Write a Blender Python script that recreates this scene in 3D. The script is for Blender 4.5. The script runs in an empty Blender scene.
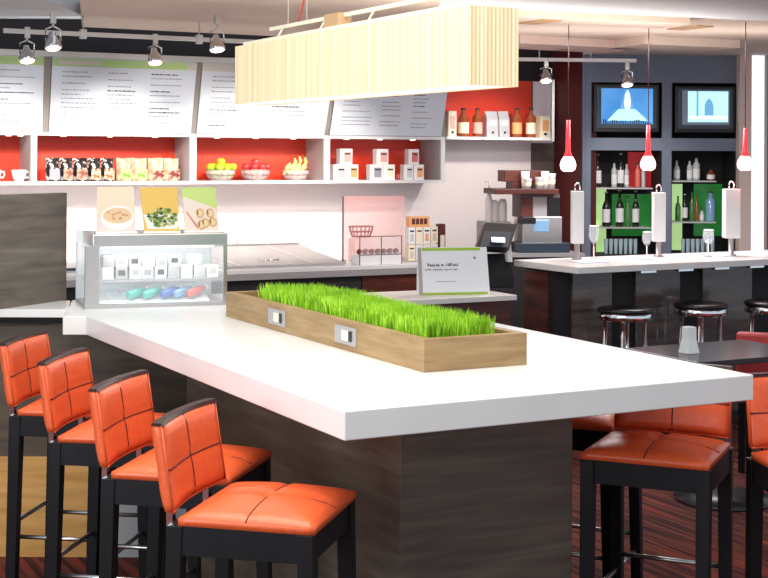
import bpy, bmesh, math, random
from mathutils import Vector, Matrix
random.seed(7)
C = bpy.context.scene.collection
PI = math.pi
# ------------------------------------------------------------------ camera model
F, H0, RO, EYE = 1404.93, 154.93, -0.0053, 1.73
cr, sr = math.cos(RO), math.sin(RO)
def ray(px, py):
    xc = (px-384)/F; yc = (H0-py)/F
    return Vector((cr*xc+sr*yc, 1.0, -sr*xc+cr*yc))
EYEP = Vector((0, 0, EYE))
def at(px, py, Y): return EYEP + ray(px, py)*Y
def zat(px, py, z):
    r = ray(px, py); return EYEP + r*((z-EYE)/r.z)
YAW = 0.4851
U = Vector((math.cos(YAW), math.sin(YAW), 0)); V = Vector((-math.sin(YAW), math.cos(YAW), 0))
class Frame:
    """vertical building plane: s along it, d towards the room, z up"""
    def __init__(s, p, yaw):
        s.p = Vector((p[0], p[1], 0)); s.yaw = yaw
        s.u = Vector((math.cos(yaw), math.sin(yaw), 0)); s.v = Vector((-math.sin(yaw), math.cos(yaw), 0))
    def w(s, a, d, z=0): return s.p + s.u*a - s.v*d + Vector((0, 0, z))
    def hit(s, px, py, d=0):
        r = ray(px, py); q = s.p - s.v*d
        t = (q-EYEP).dot(s.v)/r.dot(s.v); P = EYEP + r*t
        return (P-s.p).dot(s.u), P.z
    def loc(s, P): return (P-s.p).dot(s.u), -(P-s.p).dot(s.v)
# ------------------------------------------------------------------ materials
def mat(name, col, rough=.5, metal=0, emis=None, es=0, trans=0, alpha=1, spec=.5, coat=0):
    m = bpy.data.materials.new(name); m.use_nodes = True
    b = m.node_tree.nodes['Principled BSDF']
    b.inputs['Base Color'].default_value = (*col, 1); b.inputs['Roughness'].default_value = rough
    b.inputs['Metallic'].default_value = metal; b.inputs['Specular IOR Level'].default_value = spec
    b.inputs['Transmission Weight'].default_value = trans; b.inputs['Alpha'].default_value = alpha
    b.inputs['Coat Weight'].default_value = coat
    if emis: b.inputs['Emission Color'].default_value = (*emis, 1); b.inputs['Emission Strength'].default_value = es
    return m
def s2l(*c): return tuple(((x/255)/12.92 if x < 10 else ((x/255+.055)/1.055)**2.4) for x in c)
def noisy(name, stops, scale=(1, 1, 1), nscale=4, detail=6, rough=.5, rot=0, bump=0, coords='Object', spec=.5, dist=0, coat=0):
    m = mat(name, stops[0][1], rough, spec=spec, coat=coat); nt = m.node_tree; b = nt.nodes['Principled BSDF']
    tc = nt.nodes.new('ShaderNodeTexCoord'); mp = nt.nodes.new('ShaderNodeMapping')
    mp.inputs['Scale'].default_value = scale; mp.inputs['Rotation'].default_value = (0, 0, rot)
    n = nt.nodes.new('ShaderNodeTexNoise'); n.inputs['Scale'].default_value = nscale; n.inputs['Detail'].default_value = detail
    n.inputs['Distortion'].default_value = dist
    r = nt.nodes.new('ShaderNodeValToRGB'); e = r.color_ramp.elements
    e[0].position, e[1].position = stops[0][0], stops[-1][0]
    e[0].color = (*stops[0][1], 1); e[1].color = (*stops[-1][1], 1)
    for p, c in stops[1:-1]: x = e.new(p); x.color = (*c, 1)
    L = nt.links
    L.new(tc.outputs[coords], mp.inputs[0]); L.new(mp.outputs[0], n.inputs[0]); L.new(n.outputs[0], r.inputs[0]); L.new(r.outputs[0], b.inputs['Base Color'])
    if bump:
        bp = nt.nodes.new('ShaderNodeBump'); bp.inputs['Strength'].default_value = bump; bp.inputs['Distance'].default_value = .01
        L.new(n.outputs[0], bp.inputs['Height']); L.new(bp.outputs[0], b.inputs['Normal'])
    return m
M = {}
M['quartz'] = noisy('quartz', [(.3, (.77, .745, .71)), (.7, (.82, .80, .77))], nscale=3, rough=.28)
M['walnut'] = noisy('dark_walnut', [(.3, s2l(84, 73, 64)), (.55, s2l(99, 88, 77)), (.75, s2l(114, 102, 89))], (1.2, 1.2, 14), 2.2, 8, .42, bump=.05, dist=.4)
M['greywood'] = noisy('grey_brown_veneer', [(.3, s2l(86, 78, 70)), (.55, s2l(110, 101, 91)), (.75, s2l(130, 121, 110))], (1, 1, 9), 2.4, 7, .5, dist=.4)
M['brownwood'] = noisy('brown_veneer', [(.3, s2l(62, 50, 38)), (.6, s2l(88, 72, 54)), (.8, s2l(104, 86, 64))], (1, 1, 9), 2.6, 7, .5, dist=.3)
M['litamber'] = noisy('lit_amber_wood', [(.3, s2l(190, 134, 66)), (.6, s2l(218, 164, 92)), (.8, s2l(232, 184, 116))], (1, 1, 9), 2.5, 7, .45, dist=.3)
M['oak'] = noisy('planter_oak', [(.3, s2l(144, 113, 74)), (.55, s2l(162, 131, 90)), (.75, s2l(176, 146, 104))], (1.2, 1.2, 12), 4, 7, .5, dist=.6)
M['mahogany'] = noisy('mahogany', [(.3, s2l(52, 24, 20)), (.6, s2l(92, 44, 36)), (.8, s2l(118, 62, 48))], (1, 1, 7), 3, 7, .35, dist=.3)
M['bar_panel'] = noisy('bar_front_veneer', [(.3, s2l(70, 58, 56)), (.6, s2l(98, 82, 76)), (.8, s2l(118, 98, 90))], (1, 1, 8), 3, 7, .22, dist=.3, coat=.5)
M['leather'] = noisy('orange_leather', [(.3, (.74, .105, .03)), (.7, (.84, .14, .042))], nscale=90, detail=3, rough=.34, bump=.02)
M['redleather'] = noisy('red_leather', [(.3, (.52, .045, .05)), (.7, (.6, .06, .06))], nscale=40, detail=3, rough=.4)
M['seam'] = mat('seam_thread', (.10, .008, .004), .7)
M['piping'] = mat('pale_piping', (.85, .6, .5), .5)
M['blackwood'] = noisy('black_stained_wood', [(.3, (.008, .008, .009)), (.7, (.011, .010, .012))], (1, 1, .2), 30, 3, .4, spec=.22)
M['capwood'] = mat('dark_cap_wood', (.03, .006, .005), .35, spec=.25)
M['steel'] = mat('brushed_steel', (.62, .6, .58), .28, 1)
M['chrome'] = mat('chrome', (.85, .86, .88), .1, 1)
M['greysteel'] = mat('grey_steel', (.5, .48, .48), .4, .55)
M['black'] = mat('black_plastic', (.008, .008, .01), .35)
M['matteblack'] = mat('matte_black', (.012, .011, .013), .7)
M['darkplastic'] = mat('dark_blue_grey_plastic', s2l(42, 54, 66), .35)
M['white'] = mat('white_paint', (.86, .86, .86), .5)
M['paper'] = mat('white_paper', (.66, .70, .77), .6)
M['signwhite'] = mat('sign_card', (.9, .92, .95), .5)
M['porcelain'] = mat('porcelain', (.9, .88, .86), .2)
M['grey'] = mat('warm_grey_paint', s2l(176, 172, 172), .6)
M['shelfmetal'] = mat('pale_shelf_laminate', s2l(222, 220, 220), .4)
M['dividergrey'] = mat('menu_divider_grey', s2l(140, 132, 128), .5)
M['bluegrey'] = noisy('blue_grey_paint', [(.3, s2l(112, 122, 140)), (.7, s2l(120, 130, 148))], nscale=2, rough=.5)
M['redpanel'] = noisy('red_lacquer', [(.3, (.72, .045, .018)), (.7, (.8, .06, .025))], (1, 1, 4), 3, 3, .35)
M['orangepanel'] = mat('orange_red_lacquer', (.82, .1, .03), .35)
M['darkred'] = noisy('dark_red_wall', [(.3, s2l(70, 16, 18)), (.7, s2l(98, 26, 24))], (1, 1, .6), 3, 3, .45)
M['darkbrown'] = mat('dark_taupe', s2l(92, 80, 74), .5)
M['pinkwhite'] = noisy('back_painted_glass', [(.3, (.86, .76, .75)), (.7, (.9, .8, .79))], nscale=1.5, rough=.25)
M['text'] = mat('grey_print', (.3, .3, .34), .7)
M['darktext'] = mat('black_print', (.04, .04, .05), .7)
M['green'] = mat('lime_band', s2l(168, 205, 60), .5)
M['softgreen'] = mat('soft_green_band', s2l(178, 208, 138), .5)
M['beigeband'] = mat('beige_band', s2l(205, 198, 188), .5)
M['soil'] = noisy('soil', [(.3, (.02, .012, .008)), (.7, (.06, .04, .02))], nscale=60, rough=.9)
M['beige'] = noisy('beige_ceiling', [(.3, s2l(214, 196, 182)), (.7, s2l(226, 210, 196))], nscale=1.2, rough=.7)
M['pinkbeige'] = mat('pink_beige_plaster', s2l(222, 200, 190), .7)
M['tan'] = mat('tan_beam_end', s2l(190, 155, 115), .6)
M['ceilgrey'] = mat('grey_ceiling', s2l(206, 209, 215), .7)
M['maroonblack'] = mat('maroon_black', (.012, .005, .006), .6)
M['glass'] = mat('clear_glass', (1, 1, 1), .02, trans=1)
M['glass'].node_tree.nodes['Principled BSDF'].inputs['IOR'].default_value = 1.15
M['pane'] = mat('thin_pane', (.93, .97, .98), .02, alpha=.12)
M['reflectpane'] = mat('acrylic_pink_reflection', (.95, .42, .4), .05, alpha=.2)  # pink tint paints a reflection into clear acrylic
M['cream'] = mat('cream_packaging', s2l(245, 232, 205), .5)
M['pinkpack'] = mat('pink_packaging', s2l(232, 176, 166), .5)
M['orangepack'] = mat('orange_packaging', s2l(235, 170, 110), .5)
M['brownpack'] = mat('brown_packaging', s2l(96, 44, 34), .5)
M['silver'] = mat('silver_foil', (.7, .68, .68), .35, .5)
M['amber'] = mat('amber_bottle_glass', (.3, .07, .02), .1, coat=.5)
M['darkbottle'] = mat('dark_bottle_glass', (.012, .014, .01), .08, coat=.5)
M['greenbottle'] = mat('green_bottle_glass', (.06, .2, .05), .08, coat=.5)
M['clearbottle'] = mat('pale_bottle_glass', (.55, .62, .62), .1, coat=.5)
M['bluebottle'] = mat('blue_bottle_glass', (.22, .42, .62), .1, coat=.5)
M['teal'] = mat('teal_plastic', s2l(70, 185, 170), .3)
M['blueplastic'] = mat('blue_plastic', s2l(60, 110, 190), .3)
M['redplastic'] = mat('red_plastic', s2l(225, 110, 100), .3)
M['greenpanel'] = mat('backlit_green_glass', (.02, .2, .04), .2, emis=(.02, .2, .03), es=.35)
M['limepanel'] = mat('backlit_lime_glass', (.5, .8, .35), .2, emis=(.55, .85, .35), es=.5)
M['redglow'] = mat('backlit_red_panel', (.4, .02, .02), .3, emis=(.4, .01, .015), es=.35)
M['pinkglow'] = mat('red_glass_stem', (.8, .05, .06), .15, emis=(.9, .06, .08), es=.55)
M['lampglow'] = mat('lit_pendant_glass', (1, .8, .75), .2, emis=(1, .62, .55), es=1.5)
M['bulb'] = mat('lit_bulb', (1, .97, .9), .3, emis=(1, .95, .85), es=3)
M['shade'] = None
M['diffuser'] = mat('lit_diffuser', (1, .98, .92), .5, emis=(1, .97, .9), es=1.0)
M['railcream'] = mat('cream_metal', s2l(240, 232, 205), .4)
M['redcord'] = mat('red_cord', s2l(214, 90, 80), .5)
M['daylight'] = mat('daylit_window', (.8, .9, 1), .2, emis=(.78, .88, 1.0), es=.85)
M['apple_green'] = noisy('green_apple', [(.35, s2l(150, 190, 30)), (.65, s2l(205, 215, 60))], nscale=12, rough=.3)
M['apple_red'] = noisy('red_apple', [(.35, s2l(190, 30, 40)), (.65, s2l(226, 80, 70))], nscale=14, rough=.3)
M['banana'] = noisy('banana', [(.35, s2l(240, 210, 120)), (.65, s2l(252, 232, 160))], nscale=8, rough=.45)
M['stem'] = mat('brown_stem', (.09, .05, .02), .7)
M['wire'] = mat('bowl_wire', (.35, .3, .28), .3, .9)
M['darktable'] = noisy('dark_table_top', [(.3, s2l(50, 44, 46)), (.7, s2l(62, 54, 54))], (1, 8, 1), 5, 4, .22)
M['ice'] = noisy('crushed_ice', [(.4, (.75, .85, .9)), (.6, (.95, .98, 1))], nscale=40, rough=.3, bump=.5)
def bagmat(n, cols, sc=26):
    return noisy(n, cols, nscale=sc, detail=2, rough=.4)
M['bag_dark'] = bagmat('dark_snack_bag', [(.42, (.012, .01, .012)), (.56, (.02, .015, .015)), (.6, (.6, .58, .55))])
M['bag_brown'] = bagmat('brown_label', [(.4, s2l(120, 72, 60)), (.6, s2l(205, 150, 130))])
M['bag_orange'] = bagmat('orange_label', [(.4, s2l(150, 80, 50)), (.6, s2l(236, 205, 170))], 40)
M['bag_green'] = bagmat('green_label', [(.4, s2l(110, 155, 50)), (.6, s2l(200, 215, 150))], 34)
M['bag_cream'] = bagmat('cream_snack_bag', [(.4, s2l(190, 160, 130)), (.6, s2l(232, 215, 186))], 20)
M['bag_red'] = bagmat('red_brown_label', [(.46, s2l(120, 46, 44)), (.6, s2l(216, 170, 150))], 30)
# screens
M['screen_blue'] = noisy('screen_blue', [(.3, (.03, .2, .6)), (.7, (.12, .42, .85))], (1, 1, .5), 3, 4, .2)
_b = M['screen_blue'].node_tree; _r = [n for n in _b.nodes if n.type == 'VALTORGB'][0]
_b.links.new(_r.outputs[0], _b.nodes['Principled BSDF'].inputs['Emission Color']); _b.nodes['Principled BSDF'].inputs['Emission Strength'].default_value = .55
M['screen_pale'] = mat('screen_pale', (.3, .6, .9), .3, emis=(.5, .82, 1.0), es=.85)
M['screen_mid'] = mat('screen_mid', (.1, .3, .5), .3, emis=(.16, .42, .68), es=.7)
M['screen_grey'] = mat('screen_grey', (.2, .26, .33), .3, emis=(.2, .28, .37), es=.15)
M['screen_white'] = mat('screen_white', (.7, .8, .9), .3, emis=(.75, .9, 1), es=.9)
# carpet: planks of colour running along V
def carpet():
    m = mat('striped_carpet', (.05, .01, .01), .9, spec=.2); nt = m.node_tree; b = nt.nodes['Principled BSDF']; L = nt.links
    tc = nt.nodes.new('ShaderNodeTexCoord'); mp = nt.nodes.new('ShaderNodeMapping')
    mp.vector_type = 'POINT'; mp.inputs['Rotation'].default_value = (0, 0, -YAW); mp.inputs['Scale'].default_value = (1, 1, 1)
    L.new(tc.outputs['Object'], mp.inputs[0])
    m2 = nt.nodes.new('ShaderNodeMapping'); m2.inputs['Scale'].default_value = (13, .55, 1); L.new(mp.outputs[0], m2.inputs[0])
    n = nt.nodes.new('ShaderNodeTexNoise'); n.inputs['Scale'].default_value = 2.2; n.inputs['Detail'].default_value = 3
    L.new(m2.outputs[0], n.inputs[0])
    r = nt.nodes.new('ShaderNodeValToRGB'); r.color_ramp.interpolation = 'LINEAR'; e = r.color_ramp.elements
    e[0].position = .34; e[0].color = (*s2l(44, 20, 22), 1); e[1].position = .74; e[1].color = (*s2l(196, 120, 50), 1)
    for p, c in ((.46, s2l(82, 38, 34)), (.56, s2l(112, 60, 48)), (.63, s2l(132, 46, 38)), (.69, s2l(120, 66, 50))):
        x = e.new(p); x.color = (*c, 1)
    L.new(n.outputs[0], r.inputs[0]); L.new(r.outputs[0], b.inputs['Base Color'])
    return m
M['carpet'] = carpet()
def shade_mat():
    m = mat('pleated_cream_shade', s2l(225, 206, 165), .8); nt = m.node_tree; b = nt.nodes['Principled BSDF']; L = nt.links
    tc = nt.nodes.new('ShaderNodeTexCoord'); mp = nt.nodes.new('ShaderNodeMapping'); mp.inputs['Scale'].default_value = (30, 30, .15)
    n = nt.nodes.new('ShaderNodeTexNoise'); n.inputs['Scale'].default_value = 1.2; n.inputs['Detail'].default_value = 4
    r = nt.nodes.new('ShaderNodeValToRGB'); e = r.color_ramp.elements
    e[0].position = .35; e[0].color = (*s2l(208, 180, 138), 1); e[1].position = .62; e[1].color = (*s2l(228, 206, 174), 1)
    L.new(tc.outputs['Object'], mp.inputs[0]); L.new(mp.outputs[0], n.inputs[0]); L.new(n.outputs[0], r.inputs[0])
    L.new(r.outputs[0], b.inputs['Base Color']); L.new(r.outputs[0], b.inputs['Emission Color']); b.inputs['Emission Strength'].default_value = .27
    return m
M['shade'] = shade_mat()
def grass_mat():
    m = noisy('grass_blades', [(.3, s2l(120, 176, 16)), (.55, s2l(166, 218, 40)), (.8, s2l(210, 240, 96))], nscale=18, rough=.5)
    b = m.node_tree.nodes['Principled BSDF']; b.inputs['Subsurface Weight'].default_value = 0
    return m
M['grass'] = grass_mat()
# ------------------------------------------------------------------ mesh builder
class MB:
    def __init__(s): s.v = []; s.f = []; s.sm = []
    def add(s, vs, fs, smooth=False):
        o = len(s.v); s.v += [tuple(v) for v in vs]; s.f += [tuple(i+o for i in f) for f in fs]; s.sm += [smooth]*len(fs); return s
    def box(s, x0, x1, y0, y1, z0, z1, mtx=None):
        vs = [Vector((x, y, z)) for z in (z0, z1) for y in (y0, y1) for x in (x0, x1)]
        if mtx: vs = [mtx @ v for v in vs]
        return s.add(vs, [(0, 2, 3, 1), (4, 5, 7, 6), (0, 1, 5, 4), (2, 6, 7, 3), (0, 4, 6, 2), (1, 3, 7, 5)])
    def prism(s, poly, z0, z1):
        n = len(poly); vs = [(p[0], p[1], z0) for p in poly]+[(p[0], p[1], z1) for p in poly]
        return s.add(vs, [tuple(reversed(range(n))), tuple(range(n, 2*n))]+[(i, (i+1) % n, n+(i+1) % n, n+i) for i in range(n)])
    def xprism(s, poly, y0, y1):
        """poly of (x,z), extruded along y"""
        n = len(poly); vs = [(p[0], y0, p[1]) for p in poly]+[(p[0], y1, p[1]) for p in poly]
        return s.add(vs, [tuple(range(n)), tuple(reversed(range(n, 2*n)))]+[(i, n+i, n+(i+1) % n, (i+1) % n) for i in range(n)])
    def yprism(s, poly, x0, x1):
        """poly of (y,z), extruded along x"""
        n = len(poly); vs = [(x0, p[0], p[1]) for p in poly]+[(x1, p[0], p[1]) for p in poly]
        return s.add(vs, [tuple(reversed(range(n))), tuple(range(n, 2*n))]+[(i, (i+1) % n, n+(i+1) % n, n+i) for i in range(n)])
    def lathe(s, prof, c=(0, 0, 0), n=16, mtx=None, close=True):
        vs = []; fs = []
        for r, z in prof:
            for k in range(n):
                a = 2*PI*k/n; p = Vector((r*math.cos(a), r*math.sin(a), z))
                if mtx: p = mtx @ p
                vs.append(p+Vector(c))
        for i in range(len(prof)-1):
            for k in range(n): fs.append((i*n+k, i*n+(k+1) % n, (i+1)*n+(k+1) % n, (i+1)*n+k))
        if close:
            fs.append(tuple(reversed(range(n)))); fs.append(tuple(range((len(prof)-1)*n, len(prof)*n)))
        return s.add(vs, fs, True)
    def tube(s, path, r, n=8):
        path = [Vector(p) for p in path]; vs = []; fs = []
        rr = r if isinstance(r, (list, tuple)) else [r]*len(path)
        for i, p in enumerate(path):
            t = (path[min(i+1, len(path)-1)]-path[max(i-1, 0)]).normalized()
            a = t.orthogonal().normalized() if abs(t.z) > .99 else t.cross(Vector((0, 0, 1))).normalized()
            b = t.cross(a)
            for k in range(n): q = 2*PI*k/n; vs.append(p+(a*math.cos(q)+b*math.sin(q))*rr[i])
        for i in range(len(path)-1):
            for k in range(n): fs.append((i*n+k, i*n+(k+1) % n, (i+1)*n+(k+1) % n, (i+1)*n+k))
        fs.append(tuple(reversed(range(n)))); fs.append(tuple(range((len(path)-1)*n, len(path)*n)))
        return s.add(vs, fs, True)
    def sphere(s, c, r, n=12, m=8, sc=(1, 1, 1)):
        vs = [(c[0], c[1], c[2]-r*sc[2])]; fs = []
        for i in range(1, m):
            t = -PI/2+PI*i/m
            for k in range(n):
                a = 2*PI*k/n; vs.append((c[0]+r*sc[0]*math.cos(t)*math.cos(a), c[1]+r*sc[1]*math.cos(t)*math.sin(a), c[2]+r*sc[2]*math.sin(t)))
        vs.append((c[0], c[1], c[2]+r*sc[2]))
        for k in range(n): fs.append((0, 1+(k+1) % n, 1+k))
        for i in range(m-2):
            for k in range(n): a = 1+i*n; fs.append((a+k, a+(k+1) % n, a+n+(k+1) % n, a+n+k))
        a = 1+(m-2)*n
        for k in range(n): fs.append((a+k, a+(k+1) % n, len(vs)-1))
        return s.add(vs, fs, True)
    def build(s, name, m, parent=None, bevel=0, label=None, smooth=False):
        me = bpy.data.meshes.new(name); me.from_pydata(s.v, [], s.f)
        for p, q in zip(me.polygons, s.sm): p.use_smooth = q or smooth
        me.materials.append(M[m] if isinstance(m, str) else m)
        bm = bmesh.new(); bm.from_mesh(me); bmesh.ops.recalc_face_normals(bm, faces=bm.faces); bm.to_mesh(me); bm.free()
        o = bpy.data.objects.new(name, me); C.objects.link(o)
        if parent: o.parent = parent
        if bevel:
            b = o.modifiers.new('bevel', 'BEVEL'); b.width = bevel; b.segments = 2; b.limit_method = 'ANGLE'
        if label: o['label'] = label
        return o
def thing(name, label, cat, loc=(0, 0, 0), rz=0, group=None):
    o = bpy.data.objects.new(name, None); C.objects.link(o); o.empty_display_size = .1
    o.location = loc; o.rotation_euler = (0, 0, rz); o['label'] = label; o['category'] = cat
    if group: o['group'] = group
    return o
def tag(o, label, cat, group=None, loc=None, rz=0):
    o['label'] = label; o['category'] = cat
    if group: o['group'] = group
    if loc is not None: o.location = loc; o.rotation_euler = (0, 0, rz)
    return o
def struct(o): o['kind'] = 'structure'; return o
def dup(root, loc, rz, label, group=None):
    r = root.copy(); C.objects.link(r); r.location = loc; r.rotation_euler = (0, 0, rz); r['label'] = label
    if group: r['group'] = group
    for ch in root.children:
        c = ch.copy(); C.objects.link(c); c.parent = r
        for g in ch.children:
            d = g.copy(); C.objects.link(d); d.parent = c
    return r
# ================================================================== CAMERA
cam = bpy.data.cameras.new('camera'); co = bpy.data.objects.new('camera', cam); C.objects.link(co)
cam.sensor_width = 36; cam.lens = F*36/768; cam.shift_y = -(289-H0)/768; cam.clip_end = 100
m3 = Matrix(((cr, sr, 0), (0, 0, -1), (-sr, cr, 0)))
co.matrix_world = Matrix.Translation(EYEP) @ m3.to_4x4()
bpy.context.scene.camera = co
# ================================================================== SETTING
W = Frame((-2.76, 10.1), YAW)              # front plane of the wall shelves under the menu
WD = .36                                   # shelf depth: wall surface at d=-WD
B = Frame((1.74, 12.3), .04)               # front plane of the back bar
struct(MB().box(-8, 8, -1, 16, -.1, 0).build('floor', 'carpet'))
sE, _ = W.hit(553, 100, -WD)
def wbox(mb, s0, s1, d0, d1, z0, z1):      # box in wall frame -> local coords of an empty at W.p with yaw
    return mb.box(s0, s1, -d1, -d0, z0, z1)
def place_w(o): o.location = W.p; o.rotation_euler = (0, 0, YAW); return o
def place_b(o): o.location = B.p; o.rotation_euler = (0, 0, B.yaw); return o
Z0S, Z1S = 1.516, 1.872                    # shelf box bottom / top
w = struct(place_w(wbox(MB(), -3.2, sE, -WD-.15, -WD, 0, 2.40).build('wall_back', 'pinkwhite')))
place_w(struct(wbox(MB(), -3.2, sE, -WD-.15, -WD+.004, 2.40, 3.3).build('wall_upper', 'maroonblack')))
# ---- wall pieces right of the shelves
s531, _ = W.hit(531, 100, -WD); s446, _ = W.hit(447, 150, -WD)
place_w(struct(wbox(MB(), s531, sE, -WD, -WD+.02, 0, 1.845).build('trim_1', 'darkbrown')))
# dark red return wall between coffee bar and back bar
a0 = W.w(sE, -WD); b0 = B.w(0, 0)
mb = MB(); p0 = Vector((a0.x, a0.y)); p1 = Vector((b0.x+.02, b0.y-.0))
nn = Vector((-(p1-p0).y, (p1-p0).x)).normalized()*.12
mb.prism([p0, p1, p1+nn, p0+nn], 0, 3.3); struct(mb.build('wall_side', 'darkred'))
# slim metal corner trim
pt = W.w(sE-.02, -WD+.03)
struct(MB().box(pt.x-.012, pt.x+.012, pt.y-.012, pt.y+.012, 1.86, 2.42).build('trim_2', 'steel'))
# ---- back bar wall with four niches, built as one frame
def bs(px, py=150, d=0): return B.hit(px, py, d)[0]
def bz(py, px=640, d=0): return B.hit(px, py, d)[1]
sL0, sL1, sM0, sM1, sR0 = bs(581), bs(591), bs(662), bs(671.5), bs(736)
zA, zB, zC, zD = bz(82.5), bz(138), bz(150.5), bz(262)
mb = MB(); ND = .42
for s0, s1 in ((0, sL1), (sM0, sM1), (sR0, sR0+.11)): mb.box(s0, s1, 0, ND, 0, zA)
mb.box(0, sR0+.11, 0, ND, zA, 3.2); mb.box(sL1, sM0, 0, ND, zB, zA) if False else None
for s0, s1 in ((sL1, sM0), (sM1, sR0)):
    mb.box(s0, s1, 0, ND, zC, zB); mb.box(s0, s1, 0, ND, 0, .84)
place_b(struct(mb.build('wall_bar', 'bluegrey')))
for s0, s1 in ((sL1, sM0), (sM1, sR0)):
    place_b(struct(MB().box(s0, s1, ND-.02, ND+.04, .84, zA).build('wall_niche', 'matteblack')))
    place_b(struct(MB().box(s0, s0+.006, .002, ND-.02, .84, zC).add([], []).build('trim_3', 'matteblack')))
    place_b(struct(MB().box(s1-.006, s1, .002, ND-.02, .84, zC).build('trim_4', 'matteblack')))
    place_b(struct(MB().box(s0, s0+.006, .002, ND-.02, zB, zA).build('trim_5', 'black')))
    place_b(struct(MB().box(s1-.006, s1, .002, ND-.02, zB, zA).build('trim_6', 'black')))
# right: beige column, bright window strip, brown frame
sc0, sc1, sc2, sc3 = bs(736), bs(748), bs(763), bs(770)
place_b(struct(MB().box(sc0, sc1, -.10, .3, 0, 2.62).build('trim_7', 'pinkbeige')))
place_b(struct(MB().box(sc1, sc2, -.03, 0.0, .5, 2.62).build('window_1', 'daylight')))
place_b(struct(MB().box(sc1, sc2, -.05, .02, 0, .5).build('trim_8', 'pinkbeige')))
place_b(struct(MB().box(sc2, sc2+1.2, -.12, .2, 0, 2.62).build('wall_right', mat('brown_frame', s2l(120, 96, 78), .5))))
# ---- ceilings
zc = 2.62
pA = zat(82, 27, zc); 
s0, d0 = W.loc(pA)
mb = MB()
eL = W.w(s0, d0); eR = W.w(s0+4.45, d0); 
mb.prism([(eL.x, eL.y), (eR.x, eR.y), (B.w(0, .0).x, B.w(0, 0).y), (B.w(4, 0).x, B.w(4, 0).y), (6.5, 7.2), (eL.x+.56, 7.2)], zc, zc+.1)
struct(mb.build('ceiling', 'beige'))
pL = at(0, 16, 9.3)
struct(MB().box(-5.5, at(84, 16, 9.3).x, 6.6, 9.3, pL.z, pL.z+.12).build('trim_20', 'ceilgrey'))
struct(MB().box(-5.5, at(105, 16, 9.28).x, 9.28, 9.33, pL.z-.016, pL.z+.03).build('trim_9', 'steel'))
q0 = zat(440, 6, 2.55); q1 = zat(768, 21, 2.55); q1b = q0+(q1-q0)*1.5
struct(MB().prism([(q0.x, q0.y), (q1b.x, q1b.y), (q1b.x+.6, q1b.y-2.2), (q0.x+.8, q0.y-1.8)], 2.55, 2.61).build('trim_21', 'ceilgrey'))
# beams below the beige ceiling at right
def beam(n, pxa, pya, pxb, pyb, z, dep, m, h=.06):
    a = zat(pxa, pya, z); b = zat(pxb, pyb, z); v = Vector((-(b-a).y, (b-a).x, 0)).normalized()*dep
    struct(MB().prism([(a.x, a.y), (b.x, b.y), (b.x+v.x, b.y+v.y), (a.x+v.x, a.y+v.y)], z, z+h).build(n, m))
beam('trim_10', 470, 14, 690, 24, 2.56, .35, 'beige'); 
beam('trim_11', 545, 20, 562, 21, 2.553, .3, 'tan', .008); beam('trim_12', 697, 26, 714, 27, 2.553, .3, 'tan', .008)
beam('trim_13', 520, 43, 640, 49, 2.56, .5, 'pinkbeige'); beam('trim_14', 645, 44, 740, 48, 2.56, .5, 'beige')
# ================================================================== HIGH TABLE
O = Vector((-.0977, 3.6121, 0)); TH = .0765; HT = 1.07; TW = 1.3801
tbl = thing('communal_table', 'long white stone topped high table on a dark wood plinth in the foreground', 'table', O, YAW)
def tl(P): d = Vector(P)-O; return (d.dot(U), d.dot(V))
E_ = at(62.7, 335, 5.695); F_ = O+V*2.385; F2 = at(86.5, 335, 5.695)
L = 3.0; Cc = O+U*TW+V*L
D_ = Cc-U*1.27
poly = [(0, 0), (TW, 0), (TW, L), tl((D_.x, D_.y, 0)), tl((E_.x, E_.y, 0)), tl((F2.x, F2.y, 0))]
MB().prism(poly, HT-TH, HT).build('tabletop', 'quartz', tbl, .003)
MB().box(.38, 1.0, .40, 2.24, 0, HT-TH).build('plinth', 'walnut', tbl, .004)
# ================================================================== LEFT COUNTER
lc = thing('service_counter', 'thin topped white counter with wood front at the far left end of the table', 'counter', (0, 0, 0))
xE = D_.x-.004
xE0 = E_.x+.0
MB().prism([(-3.2, 5.93), (xE0+.0-.004-.03, 5.93), (xE-.0, D_.y-.02), (-3.2, D_.y-.02)], HT-.034, HT).build('countertop', 'quartz', lc, .002)
MB().box(-3.2, -.62, 6.02, 6.1, .43, HT-.08).build('front_panel', 'brownwood', lc)
MB().box(-3.2, -1.15, 6.02, 6.1, 0, .43).build('lower_panel', 'litamber', lc, label='wood panel near the floor, amber where light is painted in')  # amber tone paints in the light on the lower front
MB().box(-1.15, -.62, 6.02, 6.1, 0, .43).build('lower_panel', 'grey', lc, label='pale grey panel near the floor')
sp = thing('wood_screen', 'grey brown wood screen standing on the left end of the thin white counter', 'screen', (0, 0, 0))
s_a = zat(-28, 313, HT+.001); s_b = zat(66.5, 299.8, HT+.001)
dr = (s_b-s_a).normalized(); nr = Vector((dr.y, -dr.x, 0))
nb = Vector((-dr.y, dr.x, 0))*.04
MB().prism([(s_a.x, s_a.y), (s_b.x, s_b.y), (s_b.x+nb.x, s_b.y+nb.y), (s_a.x+nb.x, s_a.y+nb.y)], HT+.001, 1.553).build('panel', 'greywood', sp, .002)
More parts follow.
